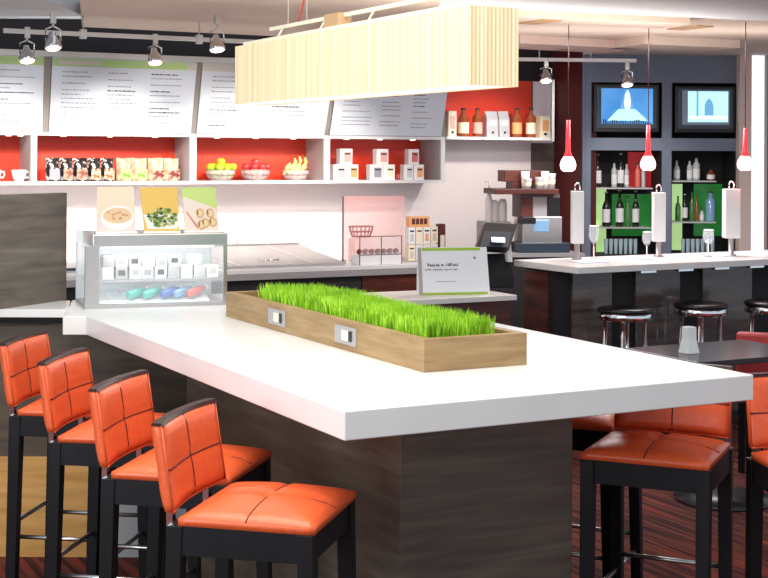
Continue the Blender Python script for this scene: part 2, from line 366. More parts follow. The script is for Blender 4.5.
# ================================================================== PLANTER
pO = O+U*.4993+V*.4706; PW, PL, PH = .3732, 1.6372, .1008
pt_ = thing('planter_box', 'long tan oak planter box with two socket plates on the white tabletop', 'planter', (pO.x, pO.y, HT), YAW)
t = .03
vs = [(x, y, z) for z in (0, PH) for x, y in ((0, 0), (PW, 0), (PW, PL), (0, PL), (t, t), (PW-t, t), (PW-t, PL-t), (t, PL-t))]
MB().add(vs, [(i, (i+1) % 4, 8+(i+1) % 4, 8+i) for i in range(4)]+[(4+(i+1) % 4, 4+i, 12+i, 12+(i+1) % 4) for i in range(4)]+[(8+i, 8+(i+1) % 4, 12+(i+1) % 4, 12+i) for i in range(4)]+[((i+1) % 4, i, 4+i, 4+(i+1) % 4) for i in range(4)]).build('box_wall', 'oak', pt_, .0015)
MB().box(t, PW-t, t, PL-t, .002, .07).build('soil', 'soil', pt_)
for pxa, pxb, py0, py1 in ((269.5, 286, 309, 326.5), (336, 357, 326, 345)):
    def vv(px):
        r = ray(px, (py0+py1)/2); tt = (pO-EYEP).dot(U)/r.dot(U); P = EYEP+r*tt; return (P-pO).dot(V), P.z-HT
    va, za = vv(pxa); vb, zb = vv(pxb); zc_ = .052; hh = .03
    sp_ = MB().box(-.006, 0, min(va, vb), max(va, vb), zc_-hh, zc_+hh).build('socket_plate', 'greysteel', pt_, .001)
    mv = (va+vb)/2; q = abs(va-vb)
    MB().box(-.009, -.006, mv-q*.28, mv+q*.12, zc_-hh*.55, zc_+hh*.55).build('socket', 'cream', sp_)
    MB().box(-.0095, -.006, mv-q*.33, mv-q*.2, zc_-hh*.55, zc_+hh*.6).build('socket_slot', 'black', sp_)
# grass
mb = MB(); vs = []; fs = []
gu0, gu1, gv0, gv1 = .045, PW-.075, .075, 1.40
for i in range(17000):
    x = random.uniform(gu0, gu1); y = random.uniform(gv0, gv1); h = random.uniform(.06, .088)+.004*math.sin(y*9+x*20)
    a = random.uniform(0, 2*PI); wv = random.uniform(.0016, .003); lx, ly = random.gauss(0, .008), random.gauss(0, .008)
    dx, dy = math.cos(a)*wv, math.sin(a)*wv; o = len(vs); z = .07
    vs += [(x-dx, y-dy, z), (x+dx, y+dy, z), (x-dx*.8+lx*.4, y-dy*.8+ly*.4, z+h*.6), (x+dx*.8+lx*.4, y+dy*.8+ly*.4, z+h*.6), (x+lx, y+ly, z+h)]
    fs += [(o, o+1, o+3, o+2), (o+2, o+3, o+4)]
mb.v, mb.f, mb.sm = vs, fs, [False]*len(fs)
g = mb.build('grass', 'grass'); tag(g, 'bright green wheatgrass growing in the oak planter box', 'grass', None, (pO.x, pO.y, HT), YAW); g['kind'] = 'stuff'
# ================================================================== ORANGE BAR STOOLS
def cushion(w0, w1, x0, x1, t0, bulge, nx=16, ny=16):
    """seat cushion lying flat: y width w0 at x0 (rear) and w1 at x1 (front); cross seam; z from 0 up"""
    mb = MB(); vs = []; fs = []
    def h(a, b):
        e = (1-(2*a-1)**6)*(1-(2*b-1)**6); e = max(e, 0)**.5
        s = 1-.55*math.exp(-((a-.5)/.03)**2)*.6-.33*math.exp(-((b-.5)/.03)**2)
        return t0*.55+(t0*.45+bulge*(1-(2*a-1)**2)*(1-(2*b-1)**2))*e*s
    for k in (0, 1):
        for i in range(nx+1):
            for j in range(ny+1):
                a, b = i/nx, j/ny; ww = w0+(w1-w0)*a
                vs.append((x0+(x1-x0)*a, (b-.5)*ww, h(a, b) if k else 0))
    n1 = (nx+1)*(ny+1)
    for i in range(nx):
        for j in range(ny):
            q = i*(ny+1)+j; fs.append((n1+q, n1+q+ny+1, n1+q+ny+2, n1+q+1)); fs.append((q, q+1, q+ny+2, q+ny+1))
    bd = [i*(ny+1) for i in range(nx+1)]+[nx*(ny+1)+j for j in range(1, ny+1)]+[i*(ny+1)+ny for i in range(nx-1, -1, -1)]+[j for j in range(ny-1, 0, -1)]
    for i in range(len(bd)):
        a, b = bd[i], bd[(i+1) % len(bd)]; fs.append((a, b, n1+b, n1+a))
    return mb.add(vs, fs, True)
BW = .385
def back_th(a, b):
    e = max((1-a**8)*(1-(2*b-1)**8), 0)**.5
    sm = 1-.3*math.exp(-(a/.05)**2)-.3*math.exp(-((b-.48)/.035)**2)
    return .010+.016*e*sm
def back_pt(a, b, k):   # a across -1..1, b 0..1 up, k 0 rear 1 front
    y = a*BW/2; z = .805+.225*b; x = -.215-.035*b+.022*a*a
    return x, y, z
def make_stool(label, group):
    t = thing('bar_stool', label, 'bar stool', (0, 0, 0), 0, group)
    s = cushion(.40, .40, -.165, .20, .036, .022).build('seat', 'leather', t); s.location = (0, 0, .775)
    def zc_at(a, b):
        e = max((1-(2*a-1)**6)*(1-(2*b-1)**6), 0)**.5
        q = 1-.33*math.exp(-((a-.5)/.03)**2)-.33*math.exp(-((b-.5)/.03)**2)
        return .036*.55+(.036*.45+.022*(1-(2*a-1)**2)*(1-(2*b-1)**2))*e*q
    tt = [i/12 for i in range(13)]
    MB().tube([(-.165+.365*a, 0, zc_at(a, .5)) for a in tt], .0025, 5).tube([(.0175, (b-.5)*.40, zc_at(.5, b)) for b in tt], .0025, 5).build('seam', 'seam', s)
    # backrest
    mb = MB(); nx, ny = 18, 14; vs = []; fs = []
    for k in (0, 1):
        for i in range(nx+1):
            for j in range(ny+1):
                a, b = i/nx*2-1, j/ny; x, y, z = back_pt(a, b, k)
                th = back_th(a, b)
                vs.append((x+(th if k else -th), y, z))
    n1 = (nx+1)*(ny+1)
    for i in range(nx):
        for j in range(ny):
            q = i*(ny+1)+j; fs.append((n1+q, n1+q+ny+1, n1+q+ny+2, n1+q+1)); fs.append((q, q+1, q+ny+2, q+ny+1))
    bd = [i*(ny+1) for i in range(nx+1)]+[nx*(ny+1)+j for j in range(1, ny+1)]+[i*(ny+1)+ny for i in range(nx-1, -1, -1)]+[j for j in range(ny-1, 0, -1)]
    for i in range(len(bd)):
        a, b = bd[i], bd[(i+1) % len(bd)]; fs.append((a, b, n1+b, n1+a))
    mb.add(vs, fs, True); br = mb.build('backrest', 'leather', t)
    # seams + piping + cap
    sg = [i/24*2-1 for i in range(25)]
    MB().tube([(back_pt(a, .48, 1)[0]+back_th(a, .48)+.0016, back_pt(a, .48, 1)[1], back_pt(a, .48, 1)[2]) for a in sg], .0026, 5).tube(
        [(back_pt(0, b, 1)[0]+back_th(0, b)+.0008, 0, back_pt(0, b, 1)[2]) for b in [i/8 for i in range(9)]], .0024, 5).build('seam', 'seam', br)
    MB().tube([(back_pt(a, 0, 1)[0]+.012, back_pt(a, 0, 1)[1], back_pt(a, 0, 1)[2]) for a in sg], .003, 6).tube(
        [(back_pt(-1, b, 1)[0]+.012, -BW/2, back_pt(-1, b, 1)[2]) for b in (0, .5, 1)], .0022, 6).tube(
        [(back_pt(1, b, 1)[0]+.012, BW/2, back_pt(1, b, 1)[2]) for b in (0, .5, 1)], .0022, 6).build('piping', 'leather', br)
    c = MB()
    for i in range(12):
        a0, a1 = -1.01+i*2.02/12, -1.01+(i+1)*2.02/12; A, Bq = back_pt(a0, 1, 0), back_pt(a1, 1, 0)
        vs = [(A[0]+dx, A[1], A[2]+dz) for dx, dz in ((-.018, -.004), (.018, -.004), (.012, .004), (-.012, .004))]+[(Bq[0]+dx, Bq[1], Bq[2]+dz) for dx, dz in ((-.018, -.004), (.018, -.004), (.012, .004), (-.012, .004))]
        f = [(0, 1, 5, 4), (1, 2, 6, 5), (2, 3, 7, 6), (3, 0, 4, 7)]
        if i == 0: f.append((3, 2, 1, 0))
        if i == 11: f.append((4, 5, 6, 7))
        c.add(vs, f)
    c.build('top_rail', 'capwood', t)
    for sy in (-1, 1):
        MB().box(-.222, -.205, sy*.13-.012, sy*.13+.012, .70, .84).build('bracket', 'chrome', t)
    a = MB(); a.box(-.185, .185, -.20, -.17, .70, .775); a.box(-.185, .185, .17, .20, .70, .775); a.box(-.195, -.165, -.17, .17, .70, .775); a.box(.16, .19, -.17, .17, .70, .775)
    a.build('apron', 'blackwood', t)
    for sx in (-1, 1):
        for sy in (-1, 1):
            x, y = sx*.175, sy*.182; l = MB(); r0, r1 = .022, .018
            vs = [(x+sx*.02+i*r1, y+j*r1, 0) for i, j in ((-1, -1), (1, -1), (1, 1), (-1, 1))]+[(x+i*r0, y+j*r0, .774) for i, j in ((-1, -1), (1, -1), (1, 1), (-1, 1))]
            l.add(vs, [(3, 2, 1, 0), (4, 5, 6, 7), (0, 1, 5, 4), (1, 2, 6, 5), (2, 3, 7, 6), (3, 0, 4, 7)]); l.build('leg', 'blackwood', t, .002)
    for (p, q) in (((-.18, -.182, .33), (.18, -.182, .33)), ((-.18, .182, .33), (.18, .182, .33)), ((-.185, -.17, .38), (-.185, .17, .38)), ((.185, -.17, .27), (.185, .17, .27))):
        MB().tube([p, q], .008, 8).build('footrail', 'steel', t)
    return t
ST = -math.radians(13.5)
def rot(x, y, a): return (x*math.cos(a)-y*math.sin(a), x*math.sin(a)+y*math.cos(a))
def stool_origin(px, py, z, lx, ly, a):
    P = zat(px, py, z); r = rot(lx, ly, a); return (P.x-r[0], P.y-r[1], 0)
g = 'orange leather stools at the high table'
st0 = make_stool('orange leather bar stool nearest the camera at the left side of the white table', g)
S4, S3, S2, S1 = [-math.radians(q) for q in (14, 13, 9.5, 9)]
st0.location = stool_origin(158, 422.8, 1.035, -.225, -.1925, S4); st0.rotation_euler = (0, 0, S4)
dup(st0, stool_origin(94, 388.7, 1.035, -.225, -.1925, S3), S3, 'orange stool on the left, second from the camera, behind the nearest one')
dup(st0, stool_origin(42, 362.7, 1.035, -.225, -.1925, S2), S2, 'orange stool on the left, third from the camera, before the farthest one')
P = zat(44.8, 330.4, 1.035); r = rot(-.225, .1925, S1)
dup(st0, (P.x-r[0], P.y-r[1], 0), S1, 'orange stool farthest left below the thin white counter, cut by the photo edge')
a5 = math.radians(-114)
dup(st0, stool_origin(734, 439, .80, -.20, .205, a5), a5, 'orange stool right of the dark plinth, its backrest behind the seat')
a6 = math.radians(-82)
dup(st0, stool_origin(749, 447, .805, -.20, -.1925, a6), a6, 'bright orange stool at the far right, cut by the photo edge')
a7 = math.radians(-25)
dup(st0, stool_origin(612, 428, .79, .20, -.20, a7), a7, 'orange stool seat mostly hidden behind the right edge of the dark plinth')
# ================================================================== DISPLAY CASE on the far end of the table
ca = zat(85, 309.3, HT); cb = zat(227, 305, HT); cw = (cb-ca).length; cyaw = math.atan2(cb.y-ca.y, cb.x-ca.x)
CF = Frame((ca.x, ca.y), cyaw)
zt = CF.hit(150, 246, 0)[1]; zl = CF.hit(150, 234, 0)[1]; CD = .34
dc = thing('display_case', 'glass fronted chilled display case on the far end of the white table', 'display case', (ca.x, ca.y, HT), cyaw)
h1 = zt-HT; h2 = zl-HT; zs = CF.hit(150, 280, 0)[1]-HT
MB().box(0, cw, 0, CD, 0, .014).build('base', 'greysteel', dc)
MB().box(0, cw, CD-.012, CD, .014, h2).build('back_panel', 'white', dc)
MB().box(0, .058, 0, .02, .014, h1).build('front_post', 'steel', dc)
MB().box(cw-.016, cw, 0, .016, .014, h2).build('front_post', 'steel', dc)
MB().box(0, .006, .02, CD-.012, .014, h1).build('side_glass', 'pane', dc); MB().box(cw-.006, cw, .02, CD-.012, .014, h1).build('side_glass', 'pane', dc)
MB().box(.058, cw-.016, .002, .006, .014, h1).build('front_glass', 'pane', dc)
MB().box(.03, cw, -.006, CD, h1, h2).build('lid', 'steel', dc, .003)
MB().box(.006, cw-.016, .02, CD-.012, zs-.006, zs).build('shelf', 'pane', dc)
MB().box(.058, cw-.016, .012, .02, zs-.008, zs).build('shelf_edge', 'greysteel', dc)
MB().box(.07, cw-.05, .05, .054, h1-.012, h1-.002).build('light_tube', 'diffuser', dc)
# ice bed and bottles
MB().add([(.06, .03, .016), (cw-.07, .03, .016), (cw-.05, CD-.03, .075), (.06, CD-.03, .075), (.06, CD-.03, .016), (cw-.05, CD-.03, .016)],
         [(0, 1, 2, 3), (0, 3, 4), (1, 5, 2), (0, 4, 5, 1), (3, 2, 5, 4)]).build('ice_bed', 'ice', dc)
def lying(sx, m, label, cat='bottle'):
    o = thing('drink_bottle', label, cat, CF.w(sx, -.06, HT+.047), cyaw, 'drinks lying on the ice')
    mt = Matrix.Rotation(math.radians(-62), 4, 'Y') @ Matrix.Identity(4)
    mt = Matrix.Rotation(math.radians(35), 4, 'Z') @ Matrix.Rotation(math.radians(78), 4, 'Y')
    MB().lathe([(.017, 0), (.018, .004), (.018, .075), (.009, .095), (.009, .102)], n=12, mtx=mt).build('bottle_body', m, o)
    MB().lathe([(.0105, .102), (.0105, .116)], n=12, mtx=mt).build('cap', 'white', o)
for k, (px, m, l) in enumerate(((140, 'teal', 'dark teal drink bottle lying leftmost on the ice in the display case'), (156, 'teal', 'bright teal drink bottle lying second from left on the ice'),
                                (174, 'blueplastic', 'blue drink bottle lying on the ice between the teal bottle and the pale blue one'), (187, 'bluebottle', 'pale blue bottle lying beside the red one on the ice'), (200, 'redplastic', 'red drink bottle lying at the right end of the ice bed'))):
    lying(CF.hit(px, 298, -.06)[0]-.05, m, l)
# cartons on the case shelf: two rows
cnt = 0
for row, (py0, py1) in enumerate(((265, 279), (252, 264.5))):
    xs = [102, 116, 130, 142, 155, 168, 181, 194, 207] if row == 0 else [103, 116, 129, 143, 156, 169, 190]
    for i, px in enumerate(xs):
        a = CF.hit(px, py1, -.07)[0]; b = CF.hit(px+11.5, py1, -.07)[0]; hh = .052 if row == 0 else .048
        zz = HT+zs if row == 0 else HT+zs+.0525
        kind = ['white', 'grey', 'white', 'silver'][(i+row) % 4]
        o = thing('food_carton', '', 'carton', CF.w(a, -.07, zz), cyaw, 'small cartons in the display case')
        o['label'] = '%s small carton, %s from the left in the %s row on the case shelf' % ('grey' if kind in ('grey', 'silver') else 'white', ['first', 'second', 'third', 'fourth', 'fifth', 'sixth', 'seventh', 'eighth', 'ninth'][i], ['bottom', 'upper'][row])
        MB().box(0, b-a, 0, .10, 0, hh).build('carton_body', kind, o, .002)
        if i > 0: MB().box((b-a)*.2, (b-a)*.8, -.0015, 0, hh*.3, hh*.75).build('carton_window', ['text', 'greysteel', 'darkbottle'][(i*2+row) % 3] if 0 < i < 6 else 'beigeband', o)
# food posters on top of the case
def poster(px0, px1, pxb0, pxb1, py0, py1, label, kind):
    d = -.10; a, z1 = CF.hit(px0, py0, d); b, _ = CF.hit(px1, py0, d); a2, _ = CF.hit(pxb0, py1, d); b2, _ = CF.hit(pxb1, py1, d)
    zb = zl; z1 = CF.hit((px0+px1)/2, py0, d)[1]
    wd = b2-a2; h = z1-zb
    o = thing('menu_card', label, 'food poster', CF.w(a2, d, zb), cyaw, 'food posters on the display case')
    o_l, o_r = a-a2, b-a2
    def P(fx, fz, off=0):   # fraction on the card
        x0 = o_l*fz; x1 = wd+(o_r-wd)*fz; return (x0+(x1-x0)*fx, .03*fz-off, h*fz)
    def quad(mb, pts, off): mb.add([P(x, z, off) for x, z in pts], [tuple(range(len(pts)))])
    mb = MB(); mb.add([P(0, 0), P(1, 0), P(1, 1), P(0, 1)]+[(p[0], p[1]+.006, p[2]) for p in (P(0, 0), P(1, 0), P(1, 1), P(0, 1))], [(0, 1, 2, 3), (7, 6, 5, 4), (0, 4, 5, 1), (1, 5, 6, 2), (2, 6, 7, 3), (3, 7, 4, 0)])
    top, bot = {'soup': ((246, 226, 196), (246, 226, 206)), 'salad': ((240, 196, 96), (246, 240, 226)), 'wrap': ((206, 226, 130), (248, 226, 208))}[kind]
    mb.build('card', mat('card_'+kind, tuple(q*.8 for q in s2l(*top)), .4), o)
    MB().box(-.004, wd+.004, -.008, .03, 0, .006).build('card_base', 'glass' if False else 'white', o)
    def disc(mb, cx, cz, rx, rz, off, n=20, a0=0, a1=2*PI): quad(mb, [(cx+rx*math.cos(a0+(a1-a0)*i/n), cz+rz*math.sin(a0+(a1-a0)*i/n)) for i in range(n)], off)
    def prt(mb, n, c): mb.build(n, mat(n+'_'+kind, tuple(q*.8 for q in s2l(*c)), .5), o)
    rnd = random.Random(3)
    if kind == 'soup':
        m1 = MB(); quad(m1, [(0.02, 0), (.98, 0), (.98, .32), (.02, .32)], .001); prt(m1, 'tablecloth_print', (244, 222, 214))
        m1 = MB(); disc(m1, .54, .33, .44, .27, .002); prt(m1, 'bowl_print', (255, 250, 242))
        m1 = MB(); disc(m1, .54, .38, .38, .17, .003); prt(m1, 'soup_print', (240, 204, 160))
        m1 = MB()
        for i in range(14): disc(m1, .54+rnd.uniform(-.25, .25), .39+rnd.uniform(-.09, .09), .035, .018, .004, 7)
        prt(m1, 'garnish_print', (214, 150, 104))
    elif kind == 'salad':
        m1 = MB(); quad(m1, [(.1, .08), (.92, .08), (1, .16), (1, .4), (.02, .4)], .001); prt(m1, 'plate_print', (250, 246, 236))
        for n, c, k in (('leaf_print', (92, 124, 44), 34), ('herb_print', (150, 172, 78), 26), ('dressing_print', (226, 208, 130), 18), ('shadow_leaf_print', (54, 80, 34), 14)):
            m1 = MB()
            for i in range(k):
                a = rnd.uniform(0, 2*PI); q = rnd.random()**.5; disc(m1, .52+.42*q*math.cos(a), .34+.2*q*math.sin(a), rnd.uniform(.03, .07), rnd.uniform(.02, .04), .002+rnd.random()*.002, 7)
            prt(m1, n, c)
    else:
        m1 = MB(); quad(m1, [(0.01, 0), (.99, 0), (.99, .52), (.01, .8)], .001); prt(m1, 'wrapper_print', (248, 226, 210))
        m1 = MB(); quad(m1, [(.06, .46), (.1, .46), (.42, .1), (.36, .08)], .0015); prt(m1, 'stripe_print', (226, 130, 110))
        for cx, cz in ((.48, .42), (.62, .2), (.78, .42), (.84, .22), (.5, .16)):
            m1 = MB(); disc(m1, cx, cz, .12, .11, .002); prt(m1, 'bread_print', (226, 180, 120))
            m1 = MB(); disc(m1, cx, cz, .08, .07, .003); prt(m1, 'filling_print', (246, 216, 170))
            m1 = MB(); disc(m1, cx-.07, cz+.02, .022, .06, .004); prt(m1, 'crust_print', (170, 96, 60))
poster(98, 134.5, 96.5, 136, 187, 233, 'pale food poster of a soup bowl, left one on the display case', 'soup')
poster(141, 179, 144.5, 179.5, 187.5, 232, 'yellow food poster of a green salad, middle one on the display case', 'salad')
poster(183, 216.5, 185, 219, 187.5, 232.5, 'green topped food poster of a wrap, right one on the display case', 'wrap')
# ================================================================== BIG PENDANT LAMP
KL = 1.15
lp = Vector((.2285*KL, 3.72*KL, 0)); LZ = EYE+.1853*KL; LWd, LLn, LHt = .15*KL, 1.676*KL, .2132*KL
pl = thing('pendant_lamp', 'long rectangular pleated cream pendant lamp hanging above the planter', 'pendant lamp', (lp.x, lp.y, LZ), YAW)
mb = MB(); pts = []
def edge(a, b, n):
    for i in range(n):
        for q, off in ((0, 0), (.5, .0025)):
            tt = (i+q)/n; p = (a[0]+(b[0]-a[0])*tt, a[1]+(b[1]-a[1])*tt); L_ = math.hypot(b[0]-a[0], b[1]-a[1])
            nx_, ny_ = (b[1]-a[1])/L_, -(b[0]-a[0])/L_; pts.append((p[0]-nx_*off, p[1]-ny_*off))
cs = [(0, 0), (LWd, 0), (LWd, LLn), (0, LLn)]
edge(cs[0], cs[1], 12); edge(cs[1], cs[2], 120); edge(cs[2], cs[3], 12); edge(cs[3], cs[0], 120)
n = len(pts); vs = [(p[0], p[1], 0) for p in pts]+[(p[0], p[1], LHt) for p in pts]
mb.add(vs, [(i, (i+1) % n, n+(i+1) % n, n+i) for i in range(n)]); mb.build('shade', 'shade', pl)
MB().box(.004, LWd-.004, .004, LLn-.004, .004, .008).build('diffuser', 'diffuser', pl)
MB().box(.006, LWd-.006, .006, LLn-.006, LHt-.008, LHt-.004).build('top_panel', 'railcream', pl)
MB().box(.02, .034, .05, LLn-.04, LHt+.004, LHt+.016).build('lower_rail', 'railcream', pl)
MB().box(.05, .062, .15, LLn-.25, LHt+.05, LHt+.064).build('upper_rail', 'railcream', pl)
for y in (.25, .75, 1.15, 1.55): MB().tube([(.056, y, LHt+.052), (.03, y, LHt+.01)], .004, 6).build('rail_post', 'railcream', pl)
MB().box(.025, .08, .98, 1.10, LHt, LHt+.065).build('driver_box', 'tan', pl)
for y in (1.32, 1.5, .3): MB().tube([(.056, y, LHt+.06), (.056, y, LHt+.75)], .002, 6).build('suspension_wire', 'railcream', pl)
MB().tube([(.056, 1.4, LHt+.06), (.10, 1.36, LHt+.3), (.16, 1.30, LHt+.75)], .0045, 8).build('power_cord', 'redcord', pl, label='red power cord')
# ================================================================== MENU WALL: shelf unit, boards
def ws(px, py, d=0): return W.hit(px, py, d)[0]
divs = [(-14, -8), (31.5, 37), (190.5, 196.5), (324.5, 330), (441, 445)]
sh = thing('wall_shelf', 'long white open wall shelf with four red backed bays below the menu boards', 'shelf', W.p, YAW)
sS = ws(-14, 160); sN = ws(445, 160)
mb = MB(); wbox(mb, sS, sN, -WD, 0, Z0S-.018, Z0S+.006); mb.build('shelf_board', 'shelfmetal', sh)
wbox(MB(), sS, sN, -WD, .0, Z1S-.012, Z1S+.012).build('shelf_board', 'shelfmetal', sh)
for a, b in divs: wbox(MB(), ws(a, 160), ws(b, 160), -WD, 0, Z0S+.006, Z1S-.012).build('divider', 'shelfmetal', sh)
for (a, b) in zip(divs[:-1], divs[1:]):
    wbox(MB(), ws(a[1], 160)+.004, ws(b[0], 160)-.004, -WD, -WD+.01, Z0S+.008, Z1S-.014).build('bay_back', 'redpanel', sh)
    MB_ = wbox(MB(), ws(b[0], 160)-.006, ws(b[0], 160)-.001, -WD+.012, -.012, Z0S+.008, Z1S-.014).build('bay_side', 'grey', sh)
    m_ = ws((a[1]+b[0])/2, 160)
    for f in (-.3, .0, .3):
        o = MB().lathe([(.02, 0), (.022, .006)], ((m_+f*(ws(b[0], 160)-ws(a[1], 160))), .1, Z1S-.0185), 12).build('puck_light', 'bulb', sh)
# menu boards
rail_z = W.hit(120, 58, .14)[1]
MBT = .16   # lean of the boards: top stands off the wall
brd = [(-42, 44, -48, 42), (52.5, 197, 49, 190.5), (203, 335, 196.5, 324), (339, 450, 329.5, 441)]
nm = ['leftmost menu board with green top band, cut by the photo edge', 'white three column menu board with green top band above the snack bags', 'white menu board behind the left end of the cream pendant lamp', 'white menu board behind the lamp, rightmost of the four']
zb_ = Z1S+.016
for i, (t0, t1, b0, b1) in enumerate(brd):
    sb0, sb1 = ws(b0, 131, .0), ws(b1, 131, .0); st_0, st_1 = ws(t0, 60, MBT), ws(t1, 60, MBT)
    yt = {0: 52+2, 1: 60, 2: 64, 3: 70}[i]; ztp = rail_z-.01
    o = thing('menu_board', nm[i], 'menu board', W.w(sb0, 0.0, zb_), YAW, 'menu boards above the wall shelf')
    hh = ztp-zb_
    def P(fx, fz, off=0):
        x0 = (st_0-sb0)*fz; x1 = (sb1-sb0)+((st_1-sb0)-(sb1-sb0))*fz; return (x0+(x1-x0)*fx, -.005-MBT*fz-off, hh*fz)
    def sl(mb, fx0, fx1, fz0, fz1, off): mb.add([P(fx0, fz0, off), P(fx1, fz0, off), P(fx1, fz1, off), P(fx0, fz1, off)], [(0, 1, 2, 3)])
    mb = MB(); mb.add([P(0, 0), P(1, 0), P(1, 1), P(0, 1), P(0, 0, -.012), P(1, 0, -.012), P(1, 1, -.012), P(0, 1, -.012)], [(0, 1, 2, 3), (7, 6, 5, 4), (0, 4, 5, 1), (1, 5, 6, 2), (2, 6, 7, 3), (3, 7, 4, 0)])
    mb.build('board_panel', 'paper', o)
    mb = MB(); sl(mb, .0, 1, .88, .985, .002); mb.build('top_band', 'softgreen' if i < 2 else 'beigeband', o)
    if i == 1:
        mb = MB(); sl(mb, .04, .32, .905, .96, .003); sl(mb, .93, 1, .88, .985, .003); mb.build('band_title', 'beigeband', o)
    rnd = random.Random(11+i); mb = MB(); md = MB()
    cols = {0: [(.35, .9)], 1: [(.07, .32), (.38, .6), (.68, .93)], 2: [(.08, .42), (.55, .85)], 3: [(.08, .36), (.42, .62), (.7, .93)]}[i]
    for c0, c1 in cols:
        z = .80
        while z > .1:
            ln = (c1-c0)*rnd.uniform(.4, 1); x = c0; tgt = md if rnd.random() < .25 else mb
            while x < c0+ln:
                wv = rnd.uniform(.008, .03); sl(tgt, x, min(x+wv, c0+ln), z, z+.012+rnd.uniform(0, .005), .002); x += wv+.005
            z -= rnd.choice((.055, .06, .09))
    mb.build('menu_text', 'text', o); md.build('menu_heading', 'darktext', o)
for k, (a, b, c, d) in enumerate(((44.5, 52, 42.3, 48.7), (197.5, 202.7, 190.8, 196.2), (335.3, 338.7, 324.3, 329.2))):
    sa, sb, sc_, sd = ws(c, 131, 0), ws(d, 131, 0), ws(a, 60, MBT), ws(b, 60, MBT)
    hh = rail_z-.01-zb_
    o = MB().add([(sa, .01, zb_), (sb, .01, zb_), (sd, -MBT+.01, zb_+hh), (sc_, -MBT+.01, zb_+hh), (sa, .03, zb_), (sb, .03, zb_), (sd, -MBT+.03, zb_+hh), (sc_, -MBT+.03, zb_+hh)],
             [(0, 1, 2, 3), (7, 6, 5, 4), (0, 4, 5, 1), (1, 5, 6, 2), (2, 6, 7, 3), (3, 7, 4, 0)]).build('trim_15', 'dividergrey')
    struct(place_w(o))
s_r1 = ws(455, 70, .1)
o = wbox(MB(), sS, s_r1-.3, MBT-.02, MBT+.05, rail_z-.012, rail_z+.028).build('trim_16', 'steel'); struct(place_w(o))
o = wbox(MB(), sS, s_r1-.3, -WD, MBT-.02, rail_z+.0, rail_z+.02).build('trim_17', 'matteblack'); struct(place_w(o))
# dark fill behind boards
o = wbox(MB(), sS, ws(446, 131), -WD, -.02, Z1S+.013, rail_z-.001).build('trim_18', 'dividergrey'); struct(place_w(o))
# ---- cups
def cup(px0, px1, py1, label, d=-.065):
    a, z = W.hit((px0+px1)/2, py1, d); r = (W.hit(px1, py1, d)[0]-W.hit(px0, py1, d)[0])/2
    o = thing('coffee_cup', label, 'cup', W.w(a, d, Z0S+.0065), YAW, 'white cups on the shelf')
    MB().lathe([(r*.5, 0), (r*.55, .004), (r*.85, .04), (r*.98, .085), (r*.92, .085), (r*.8, .045), (r*.4, .008)], n=20).build('cup_body', 'porcelain', o)
    MB().tube([(r*.85, 0, .07), (r*1.3, 0, .07), (r*1.38, 0, .048), (r*1.2, 0, .028), (r*.75, 0, .03)], .007, 8).build('handle', 'porcelain', o)
cup(11, 27, 180, 'white coffee cup with its handle to the right on the left shelf bay')
cup(-14, 1.5, 180, 'white cup at the very left edge of the photo on the shelf')
# ---- snack bags
bags = [(48, 62, 'bag_dark', 'text', 'black and white snack bag, leftmost of the dark bags on the shelf'), (62, 75, 'bag_dark', 'bag_brown', 'dark snack bag with a brown label, second of the dark bags'),
        (75, 90, 'bag_dark', 'bag_brown', 'dark snack bag with a pinkish label, third of the dark bags'), (90, 103, 'bag_dark', 'bag_orange', 'dark snack bag with an orange patterned label, fourth of the dark bags'),
        (103, 116.5, 'bag_dark', 'bag_orange', 'dark snack bag with orange patterned label next to the green bags'), (119, 134, 'bag_cream', 'bag_green', 'cream snack bag with green label, left of the green pair'),
        (134, 150, 'bag_cream', 'bag_green', 'cream snack bag with green label, right of the green pair'), (151, 166.5, 'bag_cream', 'bag_red', 'cream snack bag with red brown label, left of the red pair'),
        (166.5, 182, 'bag_cream', 'bag_red', 'cream snack bag with red brown label, at the right end of the bag row')]
for px0, px1, m1, m2, lb in bags:
    d = -.08; a = W.hit(px0, 180, d)[0]; b = W.hit(px1, 180, d)[0]; wd = (b-a)*.96
    o = thing('snack_bag', lb, 'snack bag', W.w(a, d, Z0S+.0065), YAW, 'snack bags on the shelf'); hgt = .172
    mb = MB(); nz, nx = 8, 6; vs = []; fs = []
    for k in (0, 1):
        for j in range(nz+1):
            for i in range(nx+1):
                fx, fz = i/nx, j/nz; th = .065*max(0, (1-(2*fx-1)**4))**.5*max(0.05, (1-fz**3)); zz = fz*hgt+random.uniform(-.004, .004)*(j > 0)
                vs.append((fx*wd, .07+(-th if k else th), zz))
    n1 = (nz+1)*(nx+1)
    for j in range(nz):
        for i in range(nx):
            q = j*(nx+1)+i; fs += [(q, q+1, q+nx+2, q+nx+1), (n1+q, n1+q+nx+1, n1+q+nx+2, n1+q+1)]
    for i in range(nx): fs += [(i, i+1, n1+i+1, n1+i)]
    mb.add(vs, fs, True).build('bag_body', m1, o)
    MB().box(wd*.12, wd*.88, -.002, .002, .012, hgt*.52).build('label_panel', m2, o, .001)
